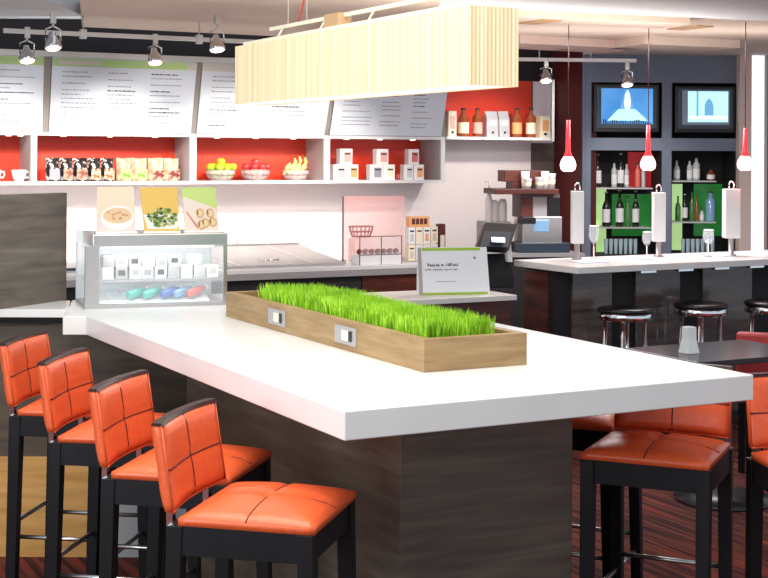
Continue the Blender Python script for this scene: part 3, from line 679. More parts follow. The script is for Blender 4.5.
# ---- fruit bowls
def bowl(px0, px1, label, kind):
    d = -.14; a = W.hit((px0+px1)/2, 180, d)[0]; r = (W.hit(px1, 180, d)[0]-W.hit(px0, 180, d)[0])/2
    o = thing('fruit_bowl', label, 'bowl', W.w(a, d, Z0S+.0065), YAW, 'fruit bowls on the shelf')
    MB().lathe([(r*.6, 0), (r*.62, .004), (r*.8, .03), (r*.97, .085), (r*.93, .085), (r*.76, .032), (r*.5, .008)], n=20).build('bowl_shell', mat('bowl_glass_'+kind, (.9, .85, .83), .05, alpha=.35), o)
    for zz, rr in ((.085, .97), (.045, .86), (.008, .64)):
        MB().tube([(r*rr*math.cos(2*PI*k/20), r*rr*math.sin(2*PI*k/20), zz) for k in range(21)], .003, 6).build('wire_ring', 'wire', o)
    mb = MB()
    for k in range(14):
        x, y = math.cos(2*PI*k/14), math.sin(2*PI*k/14); mb.tube([(x*r*.62, y*r*.62, .006), (x*r*.82, y*r*.82, .035), (x*r*.97, y*r*.97, .085)], .0022, 5)
    mb.build('wire_ribs', 'wire', o)
    return a, d, r
def apple(P, m, label, rr, grp):
    o = thing('apple', label, 'apple', P, random.uniform(0, 6), grp)
    MB().lathe([(.002, -.8*rr), (.45*rr, -.9*rr), (.85*rr, -.5*rr), (rr, .1*rr), (.85*rr, .65*rr), (.45*rr, .88*rr), (.12*rr, .72*rr)], n=14).build('apple_flesh', m, o)
    MB().tube([(0, 0, .7*rr), (.1*rr, 0, 1.15*rr)], .002, 5).build('stem', 'stem', o)
for (px0, px1, kind, m, lb, cl) in ((205, 235.5, 'green', 'apple_green', 'wire bowl of green apples on the second shelf bay', 'green'), (240, 270, 'red', 'apple_red', 'wire bowl of red apples between the green apples and bananas', 'red')):
    a, d, r = bowl(px0, px1, lb, kind); rr = .036
    low = [(-.5, -.2), (.45, -.3), (0, .5), (-.05, -.55)]
    for k, (x, y) in enumerate(low): apple(W.w(a+x*r, d-y*r, Z0S+.06), m, '%s apple deep inside the %s apple bowl' % (cl, cl), rr, cl+' apples')
    top = [(-.72, -.25, 'leftmost'), (-.25, -.5, 'front left'), (.28, -.5, 'front right'), (.72, -.2, 'rightmost'), (-.3, .25, 'rear left'), (.3, .3, 'rear right'), (0, -.1, 'topmost')]
    for x, y, w_ in top: apple(W.w(a+x*r, d-y*r, Z0S+(.11 if w_ != 'topmost' else .15)), m, '%s apple, %s on the heap in the %s apple bowl' % (cl, w_, cl), rr, cl+' apples')
a, d, r = bowl(282, 309, 'wire bowl holding bananas in the second shelf bay', 'banana')
for k, (x, w_, hgt) in enumerate(((-.55, 'left', .10), (-.15, 'second from left', .135), (.2, 'second from right', .15), (.6, 'right', .14))):
    o = thing('banana', 'yellow banana, %s one in the banana bowl' % w_, 'banana', W.w(a+x*r, d+.01, Z0S+.05), YAW, 'bananas in the bowl')
    pth = [(-.045+.0*k, 0, .0), (-.02, -.005, .035), (.0, -.01, .07), (.008, -.008, hgt*.75), (.005, -.002, hgt)]
    MB().tube(pth, [.008, .022, .024, .018, .006], 10).build('peel', 'banana', o)
    MB().tube([pth[-1], (.004, .002, hgt+.02)], .0045, 6).build('stem', 'stem', o)
# ---- tea boxes: three pyramids
bx = []
for gi, (l, r_, t_) in enumerate((((333.5, 346.5), (347, 358.5), (340, 352.5)), ((370, 383), (383.5, 395), (376.5, 388.5)), ((404, 413.3), (413.8, 424), (408.5, 419)))):
    for bi, (q, nmb) in enumerate(((l, 'lower left'), (r_, 'lower right'), (t_, 'top'))):
        d = -.10; a = W.hit(q[0], 175, d)[0]; b = W.hit(q[1], 175, d)[0]; h = .128; z = Z0S+.0065+(h+.0008 if bi == 2 else 0)
        lab = [('silver', 'orangepack', 'pinkpack'), ('text', 'cream', 'pinkpack'), ('silver', 'orangepack', 'redplastic')][gi][bi]
        o = thing('tea_box', 'white tea box, %s box of the %s pyramid on the shelf' % (nmb, ['left', 'middle', 'right'][gi]), 'box', W.w(a, d, z), YAW, 'stacked tea boxes on the shelf')
        MB().box(0, (b-a)*.985, 0, .07, 0, h).build('box_body', 'porcelain', o, .0015)
        MB().box((b-a)*.32, (b-a)*.88, -.0015, 0, .02, h*.8).build('label_panel', lab, o)
        MB().box((b-a)*.36, (b-a)*.82, -.0025, -.0015, h*.62, h*.72).build('label_text', 'darktext', o)
a = W.hit(398.5, 178, -.2)[0]
tag(MB().sphere((0, 0, .026), .026, 12, 8).build('red_ball', 'redplastic'), 'small red ball on the shelf between the middle and right box pyramids', 'ball', None, W.w(a, -.2, Z0S+.0065), YAW)
# ---- upper right shelf with bottles
sS2, sE2 = ws(446.5, 138), ws(551, 138)
us = thing('wall_shelf', 'short white shelf with red back carrying bottles right of the menu boards', 'shelf', W.p, YAW)
ZU = W.hit(500, 138.5, 0)[1]
wbox(MB(), sS2, sE2, -WD+.001, 0, ZU-.012, ZU+.012).build('shelf_board', 'white', us)
wbox(MB(), sS2, ws(532, 100, -WD+.02), -WD+.001, -WD+.012, ZU+.012, 2.40).build('bay_back', 'redpanel', us)
wbox(MB(), ws(532.5, 100, -WD+.02), sE2+.04, -WD+.001, -WD+.012, ZU+.012, 2.40).build('bay_side', 'darkbrown', us)
def ubox(px0, px1, py0, mbody, mlab, label, d=-.10):
    a = W.hit(px0, 137, d)[0]; b = W.hit(px1, 137, d)[0]; h = W.hit((px0+px1)/2, py0, d)[1]-ZU-.0125
    o = thing('tea_box', label, 'box', W.w(a, d, ZU+.0125), YAW, 'goods on the short upper shelf')
    MB().box(0, b-a, 0, .07, 0, h).build('box_body', mbody, o, .0015)
    MB().box((b-a)*.2, (b-a)*.8, -.0015, 0, h*.3, h*.8).build('label_panel', mlab, o)
    MB().box((b-a)*.35, (b-a)*.65, -.002, 0, h*.12, h*.22).build('label_mark', 'darktext', o)
def bottle(fr, px0, px1, py0, z, mbody, mlab, label, grp, d=-.10, shape='wine', nm_='bottle'):
    a = fr.hit((px0+px1)/2, 150, d)[0]; r = max((fr.hit(px1, 150, d)[0]-fr.hit(px0, 150, d)[0])/2, .012); h = fr.hit((px0+px1)/2, py0, d)[1]-z
    o = thing(nm_, label, 'bottle', fr.w(a, d, z), fr.yaw, grp)
    if shape == 'wine': pr = [(r*.95, 0), (r, .01), (r, h*.55), (r*.75, h*.66), (r*.36, h*.75), (r*.34, h*.97)]
    elif shape == 'square': pr = [(r*.95, 0), (r, .01), (r, h*.68), (r*.6, h*.76), (r*.4, h*.8), (r*.4, h*.94)]
    else: pr = [(r*.95, 0), (r, .01), (r*.97, h*.6), (r*.5, h*.78), (r*.42, h*.9)]
    MB().lathe(pr, n=14).build('bottle_body', mbody, o)
    MB().lathe([(r*.45, pr[-1][1]), (r*.45, h)], n=10).build('cap', 'silver' if mbody == 'darkbottle' else 'darktext', o)
    if mlab: MB().lathe([(r*1.02, h*.12), (r*1.02, h*.5)], n=14, close=False).build('label_panel', mlab, o)
    return o
gu = 'goods on the short upper shelf'; zu = ZU+.0125
ubox(448.5, 456.5, 111, 'cream', 'pinkpack', 'cream box with pink panel at the left end of the short upper shelf')
bottle(W, 458.5, 468, 108, zu, 'amber', 'cream', 'dark amber syrup bottle beside the cream box on the short shelf', gu, shape='square', nm_='syrup_bottle')
bottle(W, 473, 481.5, 108, zu, 'amber', 'pinkpack', 'reddish syrup bottle left of the silver coffee bags', gu, shape='square', nm_='syrup_bottle')
for px0, px1, py0, lb in ((487, 498.5, 111, 'silver coffee bag, wide left one on the short shelf'), (499.8, 509.8, 111, 'silver coffee bag, narrow right one on the short shelf')):
    a = W.hit(px0, 137, -.1)[0]; b = W.hit(px1, 137, -.1)[0]; h = W.hit(px0, py0, -.1)[1]-zu; wd = b-a
    o = thing('coffee_bag', lb, 'coffee bag', W.w(a, -.1, zu), YAW, gu)
    MB().yprism([(0, 0), (.075, 0), (.07, h*.7), (.045, h), (.035, h), (.004, h*.7)], 0, wd).build('bag_body', 'silver', o, .003)
    MB().lathe([(.011, -.003), (.011, .003)], (wd*.5, -.001, h*.18), 10, Matrix.Rotation(PI/2, 4, 'X')).build('seal_dot', 'darktext', o)
    MB().box(wd*.25, wd*.75, -.001, .004, h*.45, h*.62).build('label_panel', 'white', o)
bottle(W, 512.5, 521, 108, zu, 'amber', 'orangepack', 'orange labelled syrup bottle right of the silver bags', gu, shape='square', nm_='syrup_bottle')
bottle(W, 526.5, 535, 108, zu, 'amber', 'cream', 'amber syrup bottle with a pale cap beside the framed box', gu, shape='square', nm_='syrup_bottle')
ubox(540.5, 550.5, 116, 'cream', 'orangepack', 'cream framed box with orange panel at the right end of the short shelf')
# ================================================================== BACK COUNTER along the menu wall
ZB = .90; pc = zat(300, 268, ZB); sC, dC = W.loc(pc)
bc = thing('back_counter', 'stainless steel back counter with dark base along the menu wall', 'counter', W.p, YAW)
s_a, s_b = ws(60, 268, dC), ws(446, 270, dC)
wbox(MB(), s_a-1.0, s_b, -WD+.002, dC, ZB-.03, ZB).build('countertop', 'shelfmetal', bc, .003)
wbox(MB(), s_a-1.0, s_b, dC-.004, dC+.006, ZB-.075, ZB-.031).build('front_trim', 'greysteel', bc)
sX = ws(363, 280, dC)
wbox(MB(), s_a-1.0, sX, -WD+.02, dC-.03, 0, ZB-.031).build('base_cabinet', 'matteblack', bc)
wbox(MB(), sX+.01, s_b, -WD+.02, dC-.03, 0, ZB-.031).build('base_cabinet', 'mahogany', bc, label='dark red wood cabinet')
# sloped stainless prep unit
s0_, s1_ = ws(226, 262, dC-.08), ws(345, 262, dC-.08); zt_ = W.hit(270, 245, -.05)[1]
pu = thing('prep_unit', 'sloped stainless steel prep unit with a handle on the back counter', 'prep unit', W.w(s0_, dC-.08, ZB+.001), YAW)
dp = dC-.08+.05; hh = zt_-ZB
MB().add([(0, 0, 0), (s1_-s0_, 0, 0), (s1_-s0_, dp+.05, 0), (0, dp+.05, 0), (0, 0, .02), (s1_-s0_, 0, .02), (s1_-s0_-.02, dp-.02, hh), (.0, dp-.02, hh), (s1_-s0_-.02, dp+.05, hh), (0, dp+.05, hh)],
         [(3, 2, 1, 0), (0, 1, 5, 4), (4, 5, 6, 7), (7, 6, 8, 9), (1, 2, 8, 6, 5), (0, 4, 7, 9, 3), (2, 3, 9, 8)]).build('hood', 'greysteel', pu)
MB().box(-.005, s1_-s0_-.015, dp-.03, dp+.05, hh, hh+.012).build('top_rim', 'steel', pu)
for f in (.10, .72):
    MB().add([((s1_-s0_)*f, -.001, .022), ((s1_-s0_)*f+.03, -.001, .022), ((s1_-s0_)*f-.02, dp-.021, hh+.001), ((s1_-s0_)*f-.06, dp-.021, hh+.001)], [(0, 1, 2, 3)]).build('lid_seam', 'steel', pu)
MB().tube([((s1_-s0_)*.26, -.012, .07), ((s1_-s0_)*.26, -.03, .06), ((s1_-s0_)*.42, -.03, .06), ((s1_-s0_)*.42, -.012, .07)], .006, 8).build('handle', 'chrome', pu)
# cup sleeves
for k, (px0, px1, py0, lb) in enumerate(((226.5, 235.5, 214, 'tall white sleeve of cups next to the display case'), (238, 248.5, 214, 'tall white sleeve of cups, middle one of three'), (250, 258, 221, 'shorter white sleeve of cups, right one of three'))):
    d = -.12; a = W.hit((px0+px1)/2, 240, d)[0]; r = (W.hit(px1, 240, d)[0]-W.hit(px0, 240, d)[0])/2; h = W.hit(px0, py0, d)[1]-ZB-.17
    o = thing('cup_stack', lb, 'cup stack', W.w(a, d, zt_+.014), YAW, 'sleeves of white cups')
    h = W.hit(px0, py0, d)[1]-zt_-.014; pr = []
    nn_ = int(h/.014)
    for j in range(nn_): pr += [(r*.92, j*.014), (r, j*.014+.010)]
    MB().lathe(pr, n=14).build('cups', 'white', o)
# carton pieces left of the case
d = dC-.25; a, b = W.hit(69, 270, d)[0], W.hit(80, 270, d)[0]
o = thing('dispenser', 'pale small dispenser on the back counter between wood screen and display case', 'dispenser', W.w(a-.05, d, ZB+.001), YAW)
h = W.hit(75, 262, d)[1]-ZB-.001
MB().box(0, b-a+.05, 0, .12, 0, h).build('body', 'shelfmetal', o, .006); MB().box(.02, b-a+.03, -.012, 0, h*.2, h*.45).build('spout', 'darkplastic', o)
# acrylic bakery box with baskets
d = dC-.22; zk = ZB+.001
a, b = W.hit(343, 265, d)[0], W.hit(404, 265, d)[0]; hz = W.hit(370, 196, d)[1]-zk
gp = thing('sneeze_guard', 'tall clear acrylic guard, tinted with a pink reflection, on the back counter', 'acrylic guard', W.w(a, d, zk), YAW)
MB().box(0, b-a, 0, .008, .02, hz).build('acrylic_sheet', 'reflectpane', gp); MB().box(0, .014, -.02, .03, 0, .03).build('foot', 'greysteel', gp); MB().box(b-a-.014, b-a, -.02, .03, 0, .03).build('foot', 'greysteel', gp)
MB().box(-.004, .004, -.002, .01, .02, hz).build('edge_strip', 'darkbrown', gp)
# pastry rack in front
d = dC-.03; a, b = W.hit(359.5, 265, d)[0], W.hit(402, 265, d)[0]; hz = W.hit(380, 236, d)[1]-zk; wd = b-a
rk = thing('pastry_case', 'small clear case of red brown pastries on the back counter', 'pastry case', W.w(a, d, zk), YAW)
MB().box(0, wd, 0, .14, 0, hz*.34).build('case_base', 'white', rk, .002)
MB().box(0, wd, 0, .003, hz*.36, hz).build('front_glass', 'pane', rk)
mb = MB()
for x in (0, wd*.5, wd-.006): mb.box(x, x+.005, -.002, .004, 0, hz)
mb.box(0, wd, -.002, .004, hz-.005, hz); mb.box(0, wd, -.002, .004, hz*.34, hz*.36); mb.build('case_frame', 'brownpack', rk)
for k in range(7):
    x = wd*(k+.5)/7
    o = thing('pastry', 'red brown pastry, %s from the left in the small clear case' % ['first', 'second', 'third', 'fourth', 'fifth', 'sixth', 'seventh'][k], 'pastry', W.w(a+x, d-.05, zk+hz*.345), YAW, 'pastries in the small clear case')
    MB().sphere((0, 0, .022), .026, 10, 6, (1, 1, .85)).build('crust', 'bag_red', o)
    MB().sphere((0, 0, .036), .015, 8, 5, (1, 1, .6)).build('topping', 'brownpack', o)
# wire basket
d = dC-.37; a = W.hit(361, 240, d)[0]; zc_ = W.hit(361, 238, d)[1]
wb = thing('wire_basket', 'oval brown wire basket standing on a white block behind the pastry case', 'basket', W.w(a, d, zk), YAW)
MB().box(-.08, .08, -.06, .06, 0, zc_-zk).build('stand_block', 'pinkwhite', wb)
for zz, r in ((.012, .075), (.05, .09), (.09, .1)):
    MB().tube([(r*math.cos(2*PI*k/18), r*.7*math.sin(2*PI*k/18), zc_-zk+zz) for k in range(19)], .005, 6).build('wire_ring', 'brownpack', wb)
mb = MB()
for k in range(16):
    x, y = math.cos(2*PI*k/16), .7*math.sin(2*PI*k/16); mb.tube([(x*.075, y*.075, zc_-zk+.012), (x*.09, y*.09, zc_-zk+.05), (x*.1, y*.1, zc_-zk+.09)], .003, 5)
mb.build('wire_ribs', 'brownpack', wb)
# snack cartons stack
d = dC-.2
rows = [(224.5, 241), (243, 259)]
for ri, (p0, p1) in enumerate(rows):
    for k, px in enumerate((408.5, 416, 423.5, 431)):
        a, b = W.hit(px, 250, d)[0], W.hit(px+6.8, 250, d)[0]; h = W.hit(px, p0, d)[1]-W.hit(px, p1, d)[1]
        z = zk+.002 if ri else zk+.002+h+.006
        z = zk+.005 if ri == 1 else zk+.005+h+.004
        o = thing('snack_box', 'white and cream snack box, %s in the %s row beside the tabletop sign' % (['first', 'second', 'third', 'fourth'][k], ['upper', 'lower'][ri]), 'box', W.w(a, d, z), YAW, 'snack boxes on the back counter')
        MB().box(0, b-a, 0, .06, 0, h).build('box_body', 'cream' if (k+ri) % 2 else 'white', o, .0015)
        MB().box((b-a)*.2, (b-a)*.8, -.0015, 0, h*.72, h*.82).build('label_text', 'darktext', o)
        MB().box((b-a)*.25, (b-a)*.75, -.0015, 0, h*.15, h*.6).build('label_panel', ['beigeband', 'cream', 'orangepack'][k % 3], o)
zz = zk+.005+2*h+.008
a, b = W.hit(409.5, 218, d)[0], W.hit(429.5, 218, d)[0]
o = thing('snack_tray', 'tan tray of dark chocolate packs on top of the snack boxes', 'tray', W.w(a, d, zz), YAW)
MB().box(0, b-a, 0, .06, 0, .085).build('tray_body', 'orangepack', o, .002)
mb = MB()
for k in range(4): mb.box((b-a)*(.12+.2*k), (b-a)*(.28+.2*k), -.002, 0, .025, .07)
mb.build('chocolate_packs', 'brownpack', o)
a, b = W.hit(439.5, 230, d)[0], W.hit(445.5, 230, d)[0]; zq = W.hit(440, 237, d)[1]
o = thing('dark_carton', 'tall dark brown carton right of the snack boxes', 'carton', W.w(a, d, zk), YAW)
MB().box(0, b-a, 0, .06, 0, W.hit(440, 224, d)[1]-zk).build('carton_body', 'brownpack', o, .002); MB().box((b-a)*.15, (b-a)*.85, -.0015, 0, .06, .2).build('label_panel', 'cream', o)
# ================================================================== INNER COUNTER with sign
ZI = .91
fr_ = zat(517, 295, ZI); 
ic = thing('order_counter', 'narrow white counter behind the planter carrying the tabletop sign', 'counter', (fr_.x, fr_.y, 0), YAW)
MB().box(-1.24, 0, 0, .50, ZI-.03, ZI).build('countertop', 'quartz', ic, .002)
MB().box(-1.22, -.02, .04, .48, 0, ZI-.031).build('base', 'mahogany', ic)
IF = Frame((fr_.x, fr_.y), YAW)
# sign
sa = zat(419.5, 295.3, ZI); sb = zat(490, 294, ZI)
sy = math.atan2(sb.y-sa.y, sb.x-sa.x); SF = Frame((sa.x, sa.y), sy); sw = (sb-sa).length; shh = SF.hit(450, 247.5, -.03)[1]-ZI
sg_ = thing('tabletop_sign', 'white tabletop sign with lime green bands and black lettering behind the planter', 'sign', (sa.x, sa.y, ZI+.001), sy)
tl_ = SF.hit(417.5, 248, -.03)[0]; tr_ = SF.hit(486.5, 247, -.03)[0]
def SP(fx, fz, off=0):
    x0 = tl_*fz; x1 = sw+(tr_-sw)*fz; return (x0+(x1-x0)*fx, .03*fz-off, shh*fz)
def sq(mb, x0, x1, z0, z1, off, sk=0): mb.add([SP(x0, z0, off), SP(x1, z0, off), SP(x1+sk, z1, off), SP(x0+sk, z1, off)], [(0, 1, 2, 3)])
p4 = [SP(0, 0), SP(1, 0), SP(1, 1), SP(0, 1)]
MB().add(p4+[(p4[0][0], .07, 0), (p4[1][0], .07, 0), (p4[2][0], .036, shh), (p4[3][0], .036, shh)], [(0, 1, 2, 3), (7, 6, 5, 4), (0, 4, 5, 1), (1, 5, 6, 2), (2, 6, 7, 3), (3, 7, 4, 0)]).build('sign_holder', 'signwhite', sg_)
mb = MB(); sq(mb, .06, .9, .93, .99, .001); sq(mb, .03, .97, .0, .045, .001); mb.build('green_band', 'green', sg_)
mb = MB(); sq(mb, 0, .05, 0, 1, .0012); mb.build('edge_strip', 'grey', sg_)
rnd = random.Random(5); mb = MB()
def word(x, z, n_, h_, w_):
    for k in range(n_):
        hh = h_*rnd.choice((.7, .7, 1, .75)); x1 = x+w_*.32
        sq(mb, x, x1, z, z+hh, .0015, .006)
        if rnd.random() < .8: sq(mb, x+w_*.3, x+w_*.75, z+rnd.choice((0, hh*.45, hh*.8)), z+rnd.choice((0, hh*.45, hh*.8))*0+hh*.2+rnd.choice((0, hh*.4)), .0015)
        if rnd.random() < .5: sq(mb, x+w_*.6, x+w_*.85, z, z+hh*.7, .0015, .006)
        x += w_
    return x
x = word(.13, .60, 6, .075, .03); x = word(x+.02, .60, 1, .075, .03); x = word(x+.03, .60, 7, .075, .027)
mb.build('headline_lettering', 'darktext', sg_)
mb = MB(); x = word(.09, .515, 4, .04, .022); x = word(x+.02, .515, 7, .036, .021); x = word(x+.02, .515, 5, .04, .021); x = word(x+.01, .515, 4, .036, .018); mb.build('small_lettering', 'darktext', sg_)
mb = MB(); sq(mb, .24, .52, .275, .285, .0015); mb.build('fine_line', 'text', sg_)
mb = MB(); sq(mb, .80, .82, .755, .80, .0015); sq(mb, .795, .815, .775, .785, .0016); sq(mb, .815, .826, .74, .765, .0016); mb.build('small_mark', 'darktext', sg_)
# ================================================================== BAR
ZR = 1.07
c0 = zat(577.6, 267.3, ZR); BY = YAW+.03
BU = Vector((math.cos(BY), math.sin(BY), 0)); BV = Vector((-math.sin(BY), math.cos(BY), 0)); BD = .66
BF = Frame((c0.x, c0.y), BY)
bar = thing('bar_counter', 'long white topped bar counter with dark wood front before the bottle niches', 'bar counter', c0.xy.to_3d(), BY)
MB().box(0, 2.6, 0, BD, ZR-.04, ZR).build('countertop', 'quartz', bar, .003)
MB().box(.06, 2.58, .28, BD-.05, 0, ZR-.041).build('base', 'matteblack', bar)
for pa, pb in ((572, 611), (635, 679), (702, 751)):
    a = BF.hit(pa, 300, -.27)[0]; b = BF.hit(pb, 300, -.27)[0]; a = max(a, .03)
    MB().box(a, b, .262, .28, 0.05, ZR-.06).build('front_panel', 'bar_panel', bar)
MB().box(.045, .06, .36, BD-.05, 0, ZR-.06).build('end_panel', 'mahogany', bar)
for k in range(5): MB().box(.5+k*.3, .62+k*.3, .02, .06, ZR-.055, ZR-.041).build('bracket', 'chrome', bar)
# bar stools
def low_stool(px, py, label, first=[None]):
    P = zat(px, py, .82); loc = (P.x, P.y, 0)
    if first[0]: return dup(first[0], loc, BY, label)
    t = thing('counter_stool', label, 'bar stool', loc, BY, 'black seated chrome stools at the bar'); first[0] = t
    MB().lathe([(.158, .0), (.168, .005), (.168, .018), (.155, .027), (.05, .03)], (0, 0, .79), 28).build('seat', 'black', t)
    MB().lathe([(.158, .745), (.164, .75), (.164, .785), (.158, .789)], n=24).build('seat_band', 'chrome', t)
    for k in range(4):
        a = PI/4+k*PI/2; x, y = .115*math.cos(a), .115*math.sin(a)
        MB().tube([(x*1.25, y*1.25, 0), (x, y, .76)], .014, 8).build('leg', 'chrome', t)
    MB().tube([(.135*math.cos(2*PI*k/20), .135*math.sin(2*PI*k/20), .3) for k in range(21)], .009, 6).build('foot_ring', 'chrome', t)
    return t
low_stool(625, 307, 'black round seated chrome stool, leftmost of three at the bar'); low_stool(700.5, 302.5, 'black round seated chrome stool, middle one at the bar'); low_stool(771, 300.5, 'black round seated chrome stool at the right edge, cut by the photo')
# things on the bar
def lampcol(pxa, pxb, py0, py1, pyb, label):
    P = zat((pxa+pxb)/2, pyb, ZR); Y = P.y; w_ = (pxb-pxa)*Y/F; z0 = at(pxa, py1, Y).z; z1 = at(pxa, py0, Y).z; h = z0-ZR
    o = thing('column_lamp', label, 'lamp', (P.x, P.y, ZR+.0005), 0, 'slender white lamps on the bar')
    MB().lathe([(.035, 0), (.035, .008), (.018, .014), (.018, max(h, .02))], n=14).build('stem', 'greysteel', o)
    MB().box(-w_/2, w_/2, -w_/2, w_/2, h, z1-ZR).build('shade', 'white', o, .004)
    MB().tube([(.016*math.cos(q), 0, z1-ZR+.02+.03*math.sin(q)) for q in [PI*(-.15+1.3*i/10) for i in range(11)]], .005, 6).build('loop', 'chrome', o)
lampcol(571, 583, 191, 243.5, 259.5, 'slender white column lamp at the left end of the bar'); lampcol(652.5, 664.5, 192.5, 241.5, 256.5, 'slender white column lamp between the two niches'); lampcol(723.5, 738.5, 189, 238, 256, 'slender white column lamp at the right of the bar')
def wineglass(pxa, pxb, py0, pyb, label):
    P = zat((pxa+pxb)/2, pyb, ZR); r = (pxb-pxa)/2*P.y/F; h = at(pxa, py0, P.y).z-ZR
    o = thing('wine_glass', label, 'wine glass', (P.x, P.y, ZR+.0005), 0, 'wine glasses on the bar')
    MB().lathe([(r*.7, 0), (r*.7, .003), (.005, .008), (.004, h*.45)], n=16).build('stem', 'glass', o)
    MB().lathe([(.004, h*.45), (r*.6, h*.52), (r, h*.68), (r*.9, h), (r*.86, h), (r*.95, h*.68), (r*.55, h*.54)], n=16, close=False).build('bowl', mat('wine_glass_bowl', (.9, .95, 1), .03, alpha=.22), o)
    MB().tube([(r*.9*math.cos(2*PI*k/16), r*.9*math.sin(2*PI*k/16), h) for k in range(17)], .0035, 5).build('rim', 'chrome', o)
wineglass(588.5, 599, 226, 259, 'wine glass at the left of the bar in front of the first niche'); wineglass(642, 651.5, 232, 257.5, 'wine glass beside the middle white lamp on the bar'); wineglass(702.5, 714, 230, 256.5, 'wine glass before the second niche')
for pxa, pxb, pyb, lb in ((573, 606, 262.5, 'folded white menu lying at the left of the bar'), (630, 655, 259, 'folded white menu lying beside the middle lamp'), (716, 730, 256, 'small white cloth lying at the right of the bar')):
    P = zat((pxa+pxb)/2, pyb, ZR); w_ = (pxb-pxa)*P.y/F/2
    o = MB().add([(-w_, -.06, 0), (w_, -.06, 0), (w_, .08, 0), (-w_, .08, 0), (-w_, -.06, .004), (w_, -.06, .006), (w_, .08, .015), (-w_, .08, .008), (0, .01, .022)], [(3, 2, 1, 0), (4, 5, 8), (5, 6, 8), (6, 7, 8), (7, 4, 8), (0, 1, 5, 4), (1, 2, 6, 5), (2, 3, 7, 6), (3, 0, 4, 7)]).build('folded_menu', 'paper')
    tag(o, lb, 'menu', 'folded white menus on the bar', (P.x, P.y, ZR+.0005), BY)
# ---- back bar: shelves, bottles, glasses, panels, TVs
bb = thing('bottle_shelves', 'glass bottle shelves with green backlit panels in the two lower niches of the grey wall', 'shelf', B.p, B.yaw)
zS = {}
for n_, (sa_, sb_, p1, p2) in enumerate(((sL1, sM0, 188.5, 228), (sM1, sR0, 181.2, 222.3))):
    for k, p in enumerate((p1, p2)):
        z = bz(p, 650, -.05); zS[(n_, k)] = z+.008
        e = sb_-.07 if n_ == 0 else sb_-.16
        MB().box(sa_+.008, e, .05, ND-.03, z-.006, z+.006).build('glass_shelf', 'silver', bb)
def bpanel(pa, pb, p0, p1, m, off=0):
    a, z1 = B.hit(pa, p0, -ND+.03); b, z0 = B.hit(pb, p1, -ND+.03)
    MB().box(a, b, ND-.03-off, ND-.021, z0, z1).build('back_panel', m, bb)
bpanel(612, 657, 194, 236, 'greenpanel'); bpanel(592, 606, 188, 252, 'limepanel', .002); bpanel(628, 659, 152, 187, 'redglow'); bpanel(694, 722, 184, 236, 'greenpanel'); bpanel(672, 682, 184, 250, 'limepanel', .002); bpanel(611, 627, 152, 187, 'greenpanel') if False else None
gb = 'bottles in the back bar niches'
def bot(n_, k, *a, **kw):
    bottle(B, a[0], a[1], a[2], zS[(n_, k)], a[3], a[4], a[5], gb, d=-.16, **kw)
bot(0, 0, 593.5, 601.5, 154, 'darkbottle', 'white', 'dark bottle with white label at the left of the upper shelf, left niche', shape='wine')
bot(0, 0, 611.5, 617, 162, 'clearbottle', 'white', 'pale spirit bottle, left of the white label cluster, left niche', shape='square')
bot(0, 0, 617.5, 624, 153, 'darkbottle', 'white', 'tall dark bottle in the middle of the white label cluster, left niche', shape='square')
bot(0, 0, 624.5, 629, 163, 'clearbottle', 'white', 'pale spirit bottle, right of the white label cluster, left niche', shape='square')
bot(0, 0, 635, 640.5, 163, 'redplastic', None, 'reddish bottle on the upper shelf beside the red panel', shape='square')
bot(0, 0, 641.5, 645.5, 158, 'clearbottle', None, 'slim clear bottle under the red pendant in the left niche', shape='wine')
bot(0, 1, 602.5, 610.5, 192, 'darkbottle', 'white', 'dark wine bottle with white label, leftmost on the middle shelf', shape='wine')
bot(0, 1, 616, 624, 190, 'darkbottle', 'white', 'dark wine bottle with white label, second on the middle shelf', shape='wine')
bot(0, 1, 625, 631, 196, 'greenbottle', None, 'green wine bottle between the dark bottles on the middle shelf', shape='wine')
bot(0, 1, 632.5, 639.5, 191, 'darkbottle', 'white', 'dark wine bottle with white label, rightmost on the middle shelf', shape='wine')
bot(1, 0, 673.5, 680, 160, 'clearbottle', 'white', 'white labelled bottle at the left of the upper shelf, right niche', shape='wine')
bot(1, 0, 687, 692.5, 160, 'clearbottle', 'white', 'pale bottle, left of the pair on the upper shelf, right niche', shape='square')
bot(1, 0, 693, 700, 157, 'clearbottle', 'white', 'pale bottle, right of the pair on the upper shelf, right niche', shape='square')
bot(1, 0, 707, 715, 169, 'amber', 'white', 'short bottle with white label at the right of the upper shelf, right niche', shape='round')
bot(1, 1, 675.5, 681, 196, 'greenbottle', None, 'green bottle at the left of the middle shelf, right niche', shape='wine')
bot(1, 1, 682.5, 688, 194, 'darkbottle', 'white', 'dark bottle with a tall white label, second on the shelf, right niche', shape='wine')
bot(1, 1, 690, 694.5, 192, 'greenbottle', None, 'slim green bottle, third on the shelf, right niche', shape='wine')
bot(1, 1, 695, 699, 195, 'amber', None, 'slim amber bottle, fourth on the shelf, right niche', shape='wine')
bot(1, 1, 700, 704.5, 209, 'clearbottle', 'white', 'small white bottle beside the blue bottle, right niche', shape='round')
bot(1, 1, 706, 716, 191, 'bluebottle', None, 'big pale blue bottle on the middle shelf, right niche', shape='square')
tumbler = None
